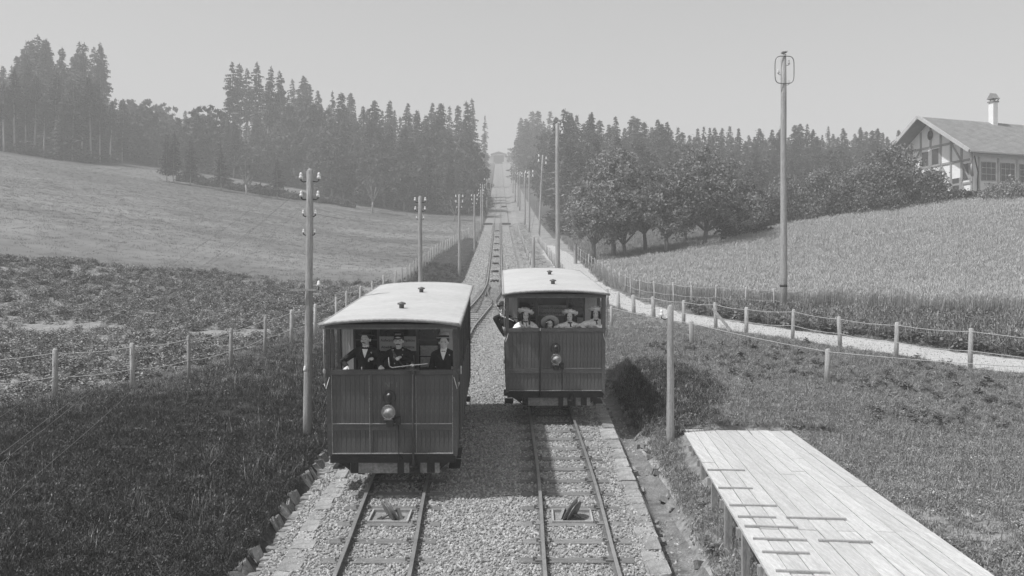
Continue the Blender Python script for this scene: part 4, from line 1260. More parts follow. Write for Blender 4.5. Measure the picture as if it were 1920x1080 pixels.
    if kind == 'officer' or extra == 'black_tie':
        q = MB(); q.caps(hp(0, -.1, -.046), hp(-.036, -.085, -.056), .011, .006, 8); q.caps(hp(0, -.1, -.046), hp(.036, -.085, -.056), .011, .006, 8)
        q.build('moustache', M_hair, t)
    # hats
    c = hp(0, .012, .07)
    if hat in ('boater', 'dark_boater'):
        Mh = Rz @ Matrix.Rotation(R(-6), 3, 'X')
        mm = M_straw if hat == 'boater' else M_strawd
        q = MB(); q.lathe([(.0, .10), (.088, .10), (.094, .092), (.096, .012), (.15, .006), (.152, .0), (.10, -.006), (.0, -.004)], c, 28, Mh); ho = q.build('hat', mm, t)
        q = MB(); q.lathe([(.096, .012), (.0985, .014), (.0985, .045), (.096, .047)], c, 28, Mh); q.build('hat_band', M_felt, ho)
    elif hat == 'cap':
        q = MB(); q.lathe([(0, .085), (.07, .085), (.098, .07), (.098, .055), (.088, .045), (.088, -.01), (.0, -.01)], c, 24, Rz); ho = q.build('cap', M_felt, t)
        q = MB(); q.lathe([(0, -.005), (.1, -.012), (.102, -.018), (0, -.016)], hp(0, -.045, .067), 20, Rz @ Matrix.Rotation(R(16), 3, 'X'), sx=.8); q.build('cap_peak', M_leather, ho)
        q = MB()
        for i in range(5): q.ell(hp(-.04 + i * .02, -.082 - .006 * (1 - abs(i - 2) / 2), .115), (.009, .006, .014), 8, 6, Rz)
        q.build('cap_badge', M_brass, ho)
    elif hat == 'bowler':
        q = MB(); q.lathe([(0, .13), (.05, .125), (.085, .09), (.095, .04), (.096, .0), (.15, .005), (.152, -.004), (.095, -.012), (0, -.01)], c, 24, Rz @ Matrix.Rotation(R(-10), 3, 'X'), sy=1.15); q.build('hat', M_felt, t)
    elif hat == 'frilly':
        Mh = Rz @ Matrix.Rotation(R(14 if kind == 'girl' else 4), 3, 'Y') @ Matrix.Rotation(R(-20), 3, 'X')
        c = hp(0, .022, .062)
        q = MB(); q.lathe([(0, .06), (.06, .06), (.095, .045), (.11, .01), (.19, .035), (.2, .03), (.12, -.012), (0, -.01)], c, 28, Mh); ho = q.build('hat', M_white, t)
        q = MB(); rr_ = random.Random(len(label))
        for (ri, ro, z0_, z1_, nw) in ((.10, .19, .05, .045, 9), (.05, .13, .085, .07, 7), (.0, .07, .10, .10, 5)):
            vs = []; fs = []; na = 54; ph_ = rr_.uniform(0, 6)
            for j, (r_, z_) in enumerate(((ri, z0_ - .03), (ri, z0_), ((ri + ro) / 2, z0_ + .012), (ro, z1_), (ro, z1_ - .03))):
                for i in range(na):
                    a_ = 2 * math.pi * i / na; w_ = math.sin(a_ * nw + ph_) * .022 * (j / 4) + math.sin(a_ * (nw * 2 + 1)) * .008 * (j / 4)
                    vs.append(Vector(c) + Mh @ Vector(((r_ + w_ * .6) * math.cos(a_), (r_ + w_ * .6) * math.sin(a_), z_ + w_)))
            for j in range(4):
                for i in range(na): i2 = (i + 1) % na; fs.append((j * na + i, j * na + i2, (j + 1) * na + i2, (j + 1) * na + i))
            q.add(vs, fs, True)
        q.build('hat_frill', M_white, ho)
    elif hat == 'wide':
        Mh = Rz @ Matrix.Rotation(R(-52), 3, 'X')
        q = MB(); q.lathe([(0, .10), (.07, .10), (.1, .07), (.105, .02), (.21, .0), (.225, -.015), (.222, -.022), (.10, .0), (0, .01)], hp(0, .035, .055), 32, Mh); ho = q.build('hat', M_straw, t)
        q = MB(); q.ell(hp(-.085, -.07, .045), (.022, .014, .014), 8, 6); q.ell(hp(-.055, -.085, .07), (.018, .01, .012), 8, 6); q.build('hair_bow', M_white, ho)
    return t

zfL = float(zt(Y1)) + .74 + .1 * .5 + .38
# left car: three men (platform floor raised inside the dash)
b = MB(); b.span((-CW + .08, .08, .72), (CW - .08, 1.19, 1.16)); b.build('platform_floor', M_under, carL)
b = MB(); b.span((-CW + .08, .08, .72), (CW - .08, 1.19, 1.16)); b.build('platform_floor', M_under, carR)
def cz(car, yl, zl):            # world height of a local point on a car
    return (Matrix.Translation(car.location) @ Euler(car.rotation_euler).to_matrix().to_4x4() @ Vector((0, yl, zl))).z
fl = cz(carL, .5, 1.16); top = cz(carL, 0, 2.26) - fl
yw = Y1 + .45
person('stout moustached man with boater and black bow tie at the left of the nearer car', -2.71, yw, fl, 1.70, 'man', look=R(-18), extra='black_tie', hat='dark_boater',
       hands={-1: ((-.30, -.26, top + .02), (-.3, -.8, -.3), (0, 0, -1), (-1, .3, -.2), .8), 1: ((.10, -.22, top + .16), (.3, -.6, .2), (0, .6, -.6), (1, .2, -.6), .9)}, slim=1.08)
person('uniformed conductor in peaked cap gripping the brake crank, centre of the nearer car', -2.10, yw - .02, fl, 1.67, 'officer', hat='cap',
       hands={-1: ((-.27, -.40, top + .045), (0, -.9, -.25), (0, 0, -1), (-1, .4, 0), .9), 1: ((.075, -.36, top + .21), (-.3, -.8, .0), (0, .15, -1), (1, .2, -.7), 1.3)}, slim=1.06)
person('young man with pale boater and white bow tie, right of the conductor', -1.27, yw + .05, fl, 1.64, 'man', look=R(4), hat='boater', slim=.98)
flR = cz(carR, .5, 1.16); topR = cz(carR, 0, 2.26) - flR
yr = Y2 + .38
def rest(xl, xr, z=None, kk=.6):
    z = topR + .045
    return {-1: ((xl, -.33, z), (.9, -.35, -.1), (0, 0, -1), (-1, .3, -.5), kk), 1: ((xr, -.33, z), (-.9, -.35, -.1), (0, 0, -1), (1, .3, -.5), kk)}
person('girl with long dark tresses and tilted white hat leaning on the farther car front', .335, yr, flR, 1.46, 'girl', look=R(6), lean=.06, drop=.0, hat='frilly', hands=rest(-.10, .10))
person('small child peering over the farther car front under a wide straw hat', .935, yr - .06, flR, 1.23, 'child', hat='wide', tilt=0, hands={-1: ((-.2, -.1, .6), (0, 0, -1), (1, 0, 0), (-1, .4, 0), .6), 1: ((.2, -.1, .6), (0, 0, -1), (-1, 0, 0), (1, .4, 0), .6)})
person('smiling girl in ruffled white hat beside the child with one gloved hand on the rail', 1.46, yr, flR, 1.43, 'woman', look=R(-8), lean=.10, side=-.04, hat='frilly',
       hands={-1: ((-.30, -.36, topR + .05), (-.6, -.7, -.1), (0, 0, -1), (-1, .3, -.4), .8), 1: ((.20, -.3, topR + .05), (-.9, -.35, -.1), (0, 0, -1), (1, .3, -.5), .6)})
person('lady in pale blouse half hidden by the right corner post of the farther car', 1.93, yr + .12, flR, 1.50, 'woman', look=R(-10), lean=.08, side=.14, hat='frilly',
       hands={-1: ((-.34, -.34, topR + .05), (-.9, -.4, -.1), (0, 0, -1), (-1, .3, -.4), .6), 1: ((.12, -.3, topR + .05), (-.9, -.35, -.1), (0, 0, -1), (1, .3, -.5), .6)})
person('man in bowler hat leaning out of the left side of the farther car', .12, yr + .36, flR, 1.62, 'man', look=R(-10), lean=.02, side=-.36, hat='bowler')
bpy.data.scenes.remove(_tmp)

# ------------------------------------------------------------------ trees
M_bark = mat('spruce_bark', .10, .17, scale=3, bump=.4)
M_barkpale = mat('pale_bark', .26, .36, scale=3, bump=.4)
M_needle = mat('spruce_needles', .035, .10, scale=.7, rough=.85, fine=.35, rand=.4)
M_pine = mat('pine_needles', .035, .075, scale=.7, rough=.85, fine=.35, rand=.25)
M_leaf = mat('broad_leaves', .13, .30, scale=.8, rough=.7, fine=.35, rand=.2, transl=.25)
M_leafpale = mat('pale_leaves', .10, .17, scale=.8, rough=.7, fine=.3, rand=.2, transl=.25)
M_leafdark = mat('dark_leaves', .05, .11, scale=.8, rough=.7, fine=.3, rand=.2, transl=.2)

def raw_mesh(name, vs, fs, m):
    me = bpy.data.meshes.new(name); me.from_pydata(vs, [], fs); me.materials.append(m); me.update(); return me

def conifer(seed, h=20.0, base=.12, wid=2.6, dens=1.0, bare=0.0, droop=.35, ragged=.25):
    r = random.Random(seed)
    t = MB(); n = 6
    t.tube([(r.uniform(-.06, .06) * i, r.uniform(-.06, .06) * i, h * i / n) for i in range(n + 1)], [.24 * (1 - .93 * i / n) * h / 20 + .015 for i in range(n + 1)], 7)
    vs = []; fs = []
    z = h * (base + bare)
    top = h
    while z < top - .15:
        f = (z - h * (base + bare)) / (top - h * (base + bare))
        env = wid * ((1 - f) ** .68) * (min(1, .45 + f * 3.2) if bare else min(1, .72 + f * 2.5)) + .15
        nb = max(4, int((9 if f < .7 else 6) * dens))
        a0 = r.uniform(0, 6.3)
        for i in range(nb):
            a = a0 + 2 * math.pi * i / nb + r.uniform(-.3, .3)
            if r.random() < ragged * .6 or math.sin(z * 1.7 + a * 1.5 + seed * 3) > .93 - ragged * .4: continue
            L = env * r.uniform(1 - ragged, 1.12) * (1 + .22 * math.sin(a * 2 + z * .9 + seed) + .15 * math.sin(z * 2.3 + seed * 2))
            ca, sa = math.cos(a), math.sin(a)
            zz = z + r.uniform(-.2, .2)
            dr = droop * r.uniform(.6, 1.4)
            k = 3 if L > 1.2 else 2
            for j in range(k):                       # sprays along the branch
                f0 = (j + .1) / k; f1 = min(1.0, (j + 1.35) / k)
                w = (.26 + .26 * L * (1 - .55 * f0)) * r.uniform(.7, 1.2)
                p0 = Vector((ca * L * f0, sa * L * f0, zz - dr * L * f0 * f0 * .7))
                p1 = Vector((ca * L * f1, sa * L * f1, zz - dr * L * f1 * f1 * .7 + .06 * L))
                side = Vector((-sa, ca, 0)) * w; dn = Vector((0, 0, -.28 * w - .1))
                mid = p0.lerp(p1, .55)
                b0 = len(vs)
                vs += [p0, mid + side + dn * r.uniform(.5, 1.6), p1, mid - side + dn * r.uniform(.5, 1.6), mid + Vector((0, 0, .05))]
                fs += [(b0, b0 + 1, b0 + 4), (b0 + 1, b0 + 2, b0 + 4), (b0 + 2, b0 + 3, b0 + 4), (b0 + 3, b0, b0 + 4)]
                # hanging tuft
                b0 = len(vs); q = p0.lerp(p1, r.uniform(.3, .9))
                vs += [q + side * .35, q - side * .35, q + Vector((ca * .1, sa * .1, -r.uniform(.35, .75) * (.5 + .2 * L)))]
                fs.append((b0, b0 + 1, b0 + 2))
        z += (.56 - .28 * f) / dens * (h / 20) ** .5
    b0 = len(vs)
    for a in (0, 1.57): vs += [Vector((.14 * math.cos(a), .14 * math.sin(a), h - .6)), Vector((-.14 * math.cos(a), -.14 * math.sin(a), h - .6)), Vector((0, 0, h + .1))]
    fs += [(b0, b0 + 1, b0 + 2), (b0 + 3, b0 + 4, b0 + 5)]
    return t, vs, fs

def broad(seed, h, w, trunk_h, nleaf, lsz, lobes=9, flat=.8, fork=3):
    """deciduous tree: forked trunk, leaf clumps spread through several lobes"""
    r = random.Random(seed)
    t = MB()
    top = Vector((r.uniform(-.15, .15), r.uniform(-.1, .1), trunk_h)); r0 = .045 * h ** .5 * 1.5
    t.tube([(0, 0, -.3), (r.uniform(-.05, .05), 0, trunk_h * .5), top], [r0 * 1.25, r0, r0 * .85], 8)
    ctr = []
    for i in range(lobes):
        a = 2 * math.pi * i / lobes * 1.618 * 2 + r.uniform(-.4, .4)
        f = (i + .5) / lobes
        zc = trunk_h + (h - trunk_h) * (.22 + .66 * f)
        rad_ = w * .5 * (1 - .62 * f ** 1.5) * r.uniform(.45, .78)
        c = Vector((math.cos(a) * rad_, math.sin(a) * rad_, zc))
        ctr.append((c, w * r.uniform(.19, .29) * (1.15 - .45 * f)))
        if i < fork + 4:
            m_ = top.lerp(c, .5) + Vector((0, 0, -.1 * w * .3))
            t.tube([top - Vector((0, 0, .1)), m_, c], [r0 * .6, r0 * .38, r0 * .12], 6)
    ctr.append((Vector((0, 0, trunk_h + (h - trunk_h) * .5)), w * .3))
    vs = []; fs = []
    tw = sum(q[1] ** 2 for q in ctr)
    for c, rd in ctr:
        n = int(nleaf * rd * rd / tw)
        sub = [(Vector((r.gauss(0, 1), r.gauss(0, 1), r.gauss(0, 1))).normalized() * rd * r.uniform(.55, 1.05)) for _ in range(max(5, n // 26))]
        for _ in range(n):
            s_ = r.choice(sub)
            p = c + Vector((s_.x, s_.y, s_.z * flat)) + Vector((r.gauss(0, 1), r.gauss(0, 1), r.gauss(0, .7))) * rd * .13
            d = Vector((r.gauss(0, 1), r.gauss(0, 1), r.gauss(0, 1) + .4)).normalized()
            u_ = d.orthogonal().normalized(); v_ = d.cross(u_)
            a = r.uniform(0, 6.28); u2 = u_ * math.cos(a) + v_ * math.sin(a); v2 = d.cross(u2)
            s1 = lsz * r.uniform(.6, 1.35)
            b0 = len(vs)
            vs += [p - u2 * s1, p + v2 * s1 * .55, p + u2 * s1, p - v2 * s1 * .55]
            fs.append((b0, b0 + 1, b0 + 2, b0 + 3))
    return t, vs, fs

def tree_proto(kind, made, bark, leaf):
    t, vs, fs = made
    tm = t.mesh(kind + '_trunk', bark); cm = raw_mesh(kind + '_crown', [tuple(v) for v in vs], fs, leaf)
    return tm, cm
SPR = [tree_proto('spruce', conifer(i, 20, .10, 3.3 + .35 * (i % 3), 1.15), M_bark, M_needle) for i in range(5)]
SPN = [tree_proto('spruce', conifer(30 + i, 20, .10, 2.7, 1.0, droop=.45, ragged=.45), M_bark, M_needle) for i in range(3)]
PIN = [tree_proto('pine', conifer(50 + i, 20, .05, 2.5 + .4 * (i % 2), 1.1, bare=.42, ragged=.4, droop=.15), M_barkpale, M_pine) for i in range(4)]
EDG = [tree_proto('edge_spruce', conifer(70 + i, 20, .20, 4.2, .9, droop=.3, ragged=.3), M_barkpale, M_pine) for i in range(3)]
BUS = [tree_proto('broadleaf', broad(80 + i, 10, 8, 2.0, 2600, .28, 11), M_bark, M_leafdark) for i in range(4)]
BLP = [tree_proto('broadleaf', broad(90 + i, 10, 7, 2.4, 1500, .26, 9), M_barkpale, M_leafpale) for i in range(2)]

def put_tree(name, proto, x, y, h, label, group, base_h=20.0, sw=1.0, sink=.3, lean=.02):
    z = G(x, y) - sink
    s = h / base_h
    t = tag(empty(name, (x, y, z), (random.gauss(0, lean), random.gauss(0, lean), random.uniform(0, 6.28))), label, 'tree', group)
    t.scale = (s * sw, s * sw, s)
    link('trunk', proto[0], t); link('crown', proto[1], t)
    return t
WOOD = []
ZL = [(-999, 60, 'the far left edge'), (60, 130, 'the highest trees at far left'), (130, 205, 'the tall pines left of the saddle'), (205, 270, 'the left end of the low saddle'), (270, 350, 'the middle of the low saddle'), (350, 430, 'the right end of the low saddle'),
      (430, 510, 'the tall pines right of the saddle'), (510, 570, 'the spot left of the thick pole'), (570, 640, 'the thick insulator pole'), (640, 710, 'the left half of the nearer car'), (710, 775, 'the right half of the nearer car'),
      (775, 850, 'the second left pole'), (850, 999, 'the third left pole')]
ZR = [(960, 1045, 'the gap right of the line'), (1045, 1110, 'the very tall slender pole'), (1110, 1180, 'the pointed fruit tree'), (1180, 1260, 'the straight trunked fruit tree'), (1260, 1350, 'the largest fruit tree'), (1350, 1440, 'the right end of the orchard'),
      (1440, 1510, 'the tallest pole'), (1510, 1600, 'the broad bush'), (1600, 1700, 'the left end of the chalet'), (1700, 2400, 'the chalet roof')]
def wood_tree(px, rank, side, name, proto, x, y, h, what, group, base_h=20.0, sw=1.0):
    t = put_tree(name, proto, x, y, h, what, group, base_h, sw)
    zone = next(z for a, b_, z in (ZL if side == 'l' else ZR) if a <= px < b_)
    WOOD.append((what, rank, zone, 960 + FPX * x / y, t))
def name_wood():
    words = ['leftmost', 'second', 'third', 'fourth', 'fifth', 'sixth', 'seventh', 'eighth', 'ninth', 'tenth', 'eleventh', 'twelfth', 'thirteenth', 'fourteenth', 'fifteenth', 'sixteenth', 'seventeenth', 'eighteenth', 'nineteenth', 'twentieth'] + [f'{n}th' for n in range(21, 60)]
    from itertools import groupby
    WOOD.sort(key=lambda q: (q[0], q[1], q[2], q[3]))
    for k_, g_ in groupby(WOOD, key=lambda q: q[:3]):
        g_ = list(g_)
        for i, q in enumerate(g_):
            o_ = '' if len(g_) == 1 else ('leftmost ' if i == 0 else 'rightmost ' if i == len(g_) - 1 else words[i] + '-from-left ')
            q[4]['label'] = f'{o_}{k_[0]} {k_[1]} {k_[2]}'
def htop(ytop, x, y):
    """height that brings a tree at (x, y) up to the skyline of the wood"""
    return CAM_Z + (560 - ytop) * y / FPX - G(x, y)
def wx(px, y): return (px - 960) / FPX * y

# skyline of the left wood: picture column -> height of the tops there
SKL = [(-60, 110), (0, 112), (30, 100), (60, 70), (85, 66), (110, 90), (140, 100), (165, 90), (205, 140), (212, 190), (240, 175), (290, 182), (340, 196), (400, 205), (425, 205), (440, 200), (510, 200), (520, 150), (545, 140),
       (580, 140), (620, 160), (650, 172), (700, 185), (760, 192), (810, 188), (850, 192), (880, 186), (897, 200)]
SKR = [(976, 215), (995, 205), (1030, 202), (1060, 200), (1100, 206), (1125, 212), (1133, 240), (1145, 212), (1180, 215), (1220, 222), (1260, 224), (1300, 238), (1340, 232), (1390, 236), (1450, 238), (1510, 228),
       (1560, 232), (1620, 238), (1680, 240), (1740, 250), (1830, 255), (1930, 250)]
skl = lambda p: float(np.interp(p, *zip(*SKL))); skr = lambda p: float(np.interp(p, *zip(*SKR)))
random.seed(11)
GL = 'trees of the wood on the hillside left of the track'
GR = 'trees of the wood right of the track'
# skyline ranks
px = -50
while px < 893:
    y = random.uniform(196, 232); 
    y += float(wood_back(px - 960, FPX)) * .6
    if px > 830: y = random.uniform(185, 260)
    x = wx(px, y); yt = skl(px) + random.choice([0, 2, 8, 16, 26, 34]) + random.uniform(-3, 3)
    h = htop(yt, x, y)
    if 205 < px < 430:
        if random.random() < .6: wood_tree(px, 'on the skyline above', 'l', 'broadleaf_tree', random.choice(BUS), x, y, h, 'rounded dark tree', GL, 10, .8)
        else: wood_tree(px, 'on the skyline above', 'l', 'spruce_tree', random.choice(SPR), x, y, h, 'pointed spruce', GL)
    else:
        wood_tree(px, 'on the skyline above', 'l', 'spruce_tree', random.choice(SPR + SPN), x, y, h, 'pointed spruce', GL, sw=random.uniform(.85, 1.3))
    px += random.uniform(9, 15)
# middle rank
px = -50
while px < 890:
    y = random.uniform(177, 192) + float(wood_back(px - 960, FPX)) * .8; x = wx(px, y)
    yt = skl(px) + random.uniform(28, 75)
    k = random.random()
    if k < .45: wood_tree(px, 'deep in the wood behind', 'l', 'broadleaf_tree', random.choice(BUS), x, y, htop(yt + 10, x, y), 'bushy dark tree', GL, 10, random.uniform(.7, .95))
    else: wood_tree(px, 'deep in the wood behind', 'l', 'spruce_tree', random.choice(SPR), x, y, htop(yt, x, y), 'dark spruce', GL, sw=1.2)
    px += random.uniform(13, 20)
# front rank: forest edge
px = -45
while px < 905:
    y = random.uniform(164, 173) + float(wood_back(px - 960, FPX)); x = wx(px, y)
    base_y = 560 - FPX * (G(x, y) - CAM_Z) / y
    yt = base_y - random.uniform(85, 135) * (1.3 if px < 200 else 1)
    if 440 < px < 480 or 300 < px < 360: yt += 40
    h = max(6, htop(yt, x, y))
    if px < 215 and random.random() < .75: wood_tree(px, 'at the wood edge behind', 'l', 'pine_tree', random.choice(PIN), x, y, h * 1.05, 'bare stemmed pine', GL, sw=1.1)
    elif random.random() < .5: wood_tree(px, 'at the wood edge behind', 'l', 'broadleaf_tree', random.choice(BUS), x, y, h, 'leafy dark tree', GL, 10, random.uniform(.75, 1.05))
    else: wood_tree(px, 'at the wood edge behind', 'l', 'edge_spruce_tree', random.choice(EDG + SPR), x, y, h, 'spreading spruce', GL)
    px += random.uniform(15, 22)
# bare-stemmed pines standing above the saddle
for i, (p_, yt, y) in enumerate(((146, 74, 222), (160, 76, 214), (176, 84, 228), (188, 76, 218), (197, 82, 224))):
    x = wx(p_, y); put_tree('tall_pine_tree', PIN[i % 4], x, y, htop(yt, x, y), f'{["first", "second", "third", "fourth", "fifth"][i]}-from-left thin bare stemmed pine in the cluster left of the saddle', 'cluster of tall pines at the left', sw=.8)
for i, (p_, yt, y) in enumerate(((436, 112, 212), (449, 116, 222), (467, 124, 226), (486, 114, 214), (499, 120, 208), (506, 150, 232), (528, 128, 210))):
    x = wx(p_, y); put_tree('tall_pine_tree', PIN[i % 4], x, y, htop(yt, x, y), f'{["first", "second", "third", "fourth", "fifth", "sixth", "seventh"][i]}-from-left thin bare stemmed pine in the cluster right of the saddle', 'cluster of tall pines right of the saddle', sw=.85)
for (p_, yt, y) in ((70, 62, 205), (88, 68, 212), (45, 92, 200), (112, 84, 208)):
    x = wx(p_, y); put_tree('tall_pine_tree', random.choice(PIN), x, y, htop(yt, x, y), f'{dict([(45, "leftmost"), (70, "second-from-left"), (88, "third-from-left"), (112, "rightmost")])[p_]} shaggy conifer of the four highest at the far left', 'highest conifers at the far left')
x = wx(907, 300); put_tree('slender_spruce_tree', SPN[1], x, 300, htop(213, x, 300), 'slender lone spruce beside the upper station, left of the track', None, sw=.75)
x = wx(884, 235); put_tree('tall_spruce_tree', SPN[0], x, 235, htop(182, x, 235), 'tallest pointed spruce at the right end of the left wood', None, sw=1.1)
# small edge trees in front of the wood
for (p_, yb, yt, proto, bh, sw, lb, nm) in (
        (313, 338, 245, EDG[0], 20, .8, 'small spruce with pale twin stem standing before the left wood', 'edge_spruce_tree'), (325, 340, 240, EDG[1], 20, .8, 'small spruce with bare pale stem just right of the twin stemmed one', 'edge_spruce_tree'),
        (357, 342, 250, EDG[2], 20, .9, 'small spreading spruce between the pale stemmed pair and the lone spruce', 'edge_spruce_tree'), (415, 350, 262, EDG[0], 20, 1.0, 'lone small spruce on the meadow edge before the left wood', 'edge_spruce_tree'),
        (462, 345, 272, BLP[0], 10, .9, 'pale leafed young tree before the left wood', 'pale_broadleaf_tree'), (520, 372, 290, EDG[1], 20, 1.1, 'dark spreading spruce over the end of the bushes', 'edge_spruce_tree'),
        (698, 372, 298, BLP[1], 10, .8, 'pale leafed slender tree before the right end of the left wood', 'pale_broadleaf_tree'), (852, 408, 352, BLP[0], 10, 1.1, 'rounded pale bush tree behind the third telegraph pole', 'pale_broadleaf_tree')):
    y = 152 if p_ < 800 else 150
    x = wx(p_, y); put_tree(nm, proto, x, y, max(4, htop(yt, x, y)), lb, None, bh, sw)
# right wood
px = 975
while px < 1960:
    y = random.uniform(172, 205) if px > 1035 else random.uniform(290, 350)
    x = wx(px, y); yt = skr(px) + random.choice([0, 0, 3, 8, 15, 22]) + random.uniform(-3, 3)
    if px > 1690: y = 150; x = wx(px, y)
    wood_tree(px, 'on the skyline above', 'r', 'spruce_tree', random.choice(SPR + SPN[:1]), x, y, htop(yt, x, y), 'pointed spruce', GR, sw=random.uniform(.95, 1.5))
    px += random.uniform(8, 13)
px = 1022
while px < 1720:
    y = random.uniform(140, 160) if px > 1060 else random.uniform(200, 225)
    x = wx(px, y); yt = skr(px) + random.uniform(35, 65)
    if random.random() < .5: wood_tree(px, 'deep in the wood behind', 'r', 'broadleaf_tree', random.choice(BUS), x, y, htop(yt, x, y), 'bushy tree', GR, 10, random.uniform(.8, 1.1))
    else: wood_tree(px, 'deep in the wood behind', 'r', 'spruce_tree', random.choice(SPR + PIN[:2]), x, y, htop(yt, x, y), 'dark spruce', GR, sw=1.2)
    px += random.uniform(13, 20)
px = 1040
while px < 1700:
    y = random.uniform(116, 130) if px > 1085 else random.uniform(165, 178)
    x = wx(px, y)
    wood_tree(px, 'at the foot of the wood behind', 'r', 'broadleaf_tree', random.choice(BUS), x, y, max(4, htop(random.uniform(300, 345) - (30 if px < 1060 else 0), x, y)), 'rounded tree', GR, 10, random.uniform(.9, 1.3))
    px += random.uniform(22, 34)
x = wx(962, 420); put_tree('small_tree', BLP[0], x, 420, htop(266, x, 420), 'small round hazy tree beside the upper station', None, 10, .8)

name_wood()
# orchard in the middle right: each tree its own shape
for (p_, y, yt, w, seed, lf, n, lb) in (
        (1112, 76, 330, 6.2, 101, M_leaf, 3800, 'low leafy fruit tree nearest the picket row beside the gravel strip'),
        (1150, 82, 272, 7.6, 102, M_leaf, 6000, 'tall ragged fruit tree with a pointed crown at the left of the orchard'),
        (1172, 78, 345, 4.6, 103, M_leaf, 3000, 'small thin stemmed fruit tree under the tall ragged one'),
        (1210, 86, 318, 6.6, 104, M_leafdark, 4200, 'shaded fruit tree set back in the orchard'),  # its shade is put into the darker leaf colour
        (1250, 77, 312, 6.4, 105, M_leaf, 5200, 'round headed fruit tree with one dark straight trunk'),
        (1322, 77, 280, 8.8, 106, M_leaf, 9500, 'largest round headed fruit tree with a thick forked trunk'),
        (1390, 80, 345, 5.2, 107, M_leafdark, 4200, 'dark drooping tree closing the right end of the orchard'),
        (1285, 90, 330, 6.0, 108, M_leafdark, 3000, 'shaded fruit tree seen between the round headed pair'),  # darker leaves carry the shade here too
        (1412, 86, 352, 4.6, 109, M_leafdark, 3600, 'dark bushy tree right of the drooping one at the orchard end')):
    x = wx(p_, y); h = htop(yt, x, y)
    t_, vs_, fs_ = broad(seed, h, w, h * .25 if lf is not M_leafdark or p_ < 1300 else h * .1, int(n * 2.4), .125 if y < 80 else .15, 14 if n > 4500 else 11, .85)
    t = tag(empty('fruit_tree', (x, y, G(x, y) - .1), (0, 0, seed)), lb, 'tree', 'fruit trees of the small orchard')
    t_.build('trunk', M_bark, t); link('crown', raw_mesh('crown', [tuple(v) for v in vs_], fs_, lf), t)
# bushes and hedge before the chalet
def bush(p_, y, yt, w, seed, lf, n, lb, name='bush', cat='bush', grp=None, lsz=.13, dp=1.0, zoff=0):
    n = int(n * 1.8)
    x = wx(p_, y); h = max(1.0, htop(yt, x, y)); r = random.Random(seed)
    vs, fs = [], []
    st_ = MB()
    for i in range(7): a = i * .9; st_.tube([(0, 0, -.2), (math.cos(a) * w * .12, math.sin(a) * w * .12, h * .4), (math.cos(a) * w * .3, math.sin(a) * w * .3 * dp, h * .75)], [.06, .04, .015], 5)
    for _ in range(n // 24):
        a = r.uniform(0, 6.28); f = r.random() ** .5; zf_ = r.uniform(.02, 1)
        e = math.sqrt(max(0, 1 - (max(zf_ - .25, 0) / .75) ** 2)) 
        c = Vector((math.cos(a) * w * .5 * f * e, math.sin(a) * w * .5 * f * e * dp, h * zf_ * (.93 + .1 * math.sin(a * 3 + seed))))
        for _ in range(24):
            p = c + Vector((r.gauss(0, .3), r.gauss(0, .3), r.gauss(0, .22)))
            d = Vector((r.gauss(0, 1), r.gauss(0, 1), r.gauss(0, 1) + .4)).normalized(); u_ = d.orthogonal().normalized(); v_ = d.cross(u_)
            s1 = lsz * r.uniform(.6, 1.3); b0 = len(vs)
            vs += [p - u_ * s1, p + v_ * s1 * .6, p + u_ * s1, p - v_ * s1 * .6]; fs.append((b0, b0 + 1, b0 + 2, b0 + 3))
    t = tag(empty(name, (x, y, G(x, y) - .1)), lb, cat, grp)
    link('foliage', raw_mesh('foliage', [tuple(v) for v in vs], fs, lf), t); st_.build('stem', M_bark, t)
bush(1478, 92, 330, 6.5, 1, M_leaf, 4200, 'leafy bush just right of the foot of the tall pole')
bush(1545, 90, 318, 7.5, 2, M_leaf, 5200, 'broad bush between the tall pole and the large bush by the chalet')
bush(1640, 87, 292, 8.0, 3, M_leaf, 6500, 'large domed bush hiding the left end of the chalet')
bush(1672, 84, 270, 6.6, 4, M_leaf, 6500, 'large domed bush before the timbered gable')
bush(1748, 83, 324, 3.4, 5, M_leaf, 4000, 'smaller bush below the gable windows of the chalet')
bush(1893, 78, 345, 5.2, 7, M_leaf, 5200, 'spreading bush at the right edge in front of the veranda')
bush(1450, 88, 372, 5.0, 8, M_leafdark, 3000, 'low dark bush behind the edge of the wheat beside the orchard')
bush(1590, 87, 352, 6.0, 9, M_leafdark, 3600, 'low dark hedge end bush left of the clipped hedge')
# clipped hedge running before the house
r = random.Random(5); vs = []; fs = []
hx0, hx1 = wx(1600, 86.5), wx(1865, 80)
for _ in range(420):
    f = r.random(); x = hx0 + (hx1 - hx0) * f; y = 86.5 - 6.5 * f + r.uniform(-.6, .6); z = G(x, y) + r.uniform(.05, 1.0) * (1.55 + .25 * math.sin(f * 19))
    for _ in range(20):
        p = Vector((x + r.gauss(0, .3), y + r.gauss(0, .25), z + r.gauss(0, .12)))
        d = Vector((r.gauss(0, 1), r.gauss(0, 1), r.gauss(0, 1) + .4)).normalized(); u_ = d.orthogonal().normalized(); v_ = d.cross(u_)
        s1 = .12 * r.uniform(.6, 1.3); b0 = len(vs)
        vs += [p - u_ * s1, p + v_ * s1 * .6, p + u_ * s1, p - v_ * s1 * .6]; fs.append((b0, b0 + 1, b0 + 2, b0 + 3))
tag(link('hedge', raw_mesh('hedge', [tuple(v) for v in vs], fs, M_leafdark)), 'long low dark hedge between the wheat and the chalet', 'hedge')
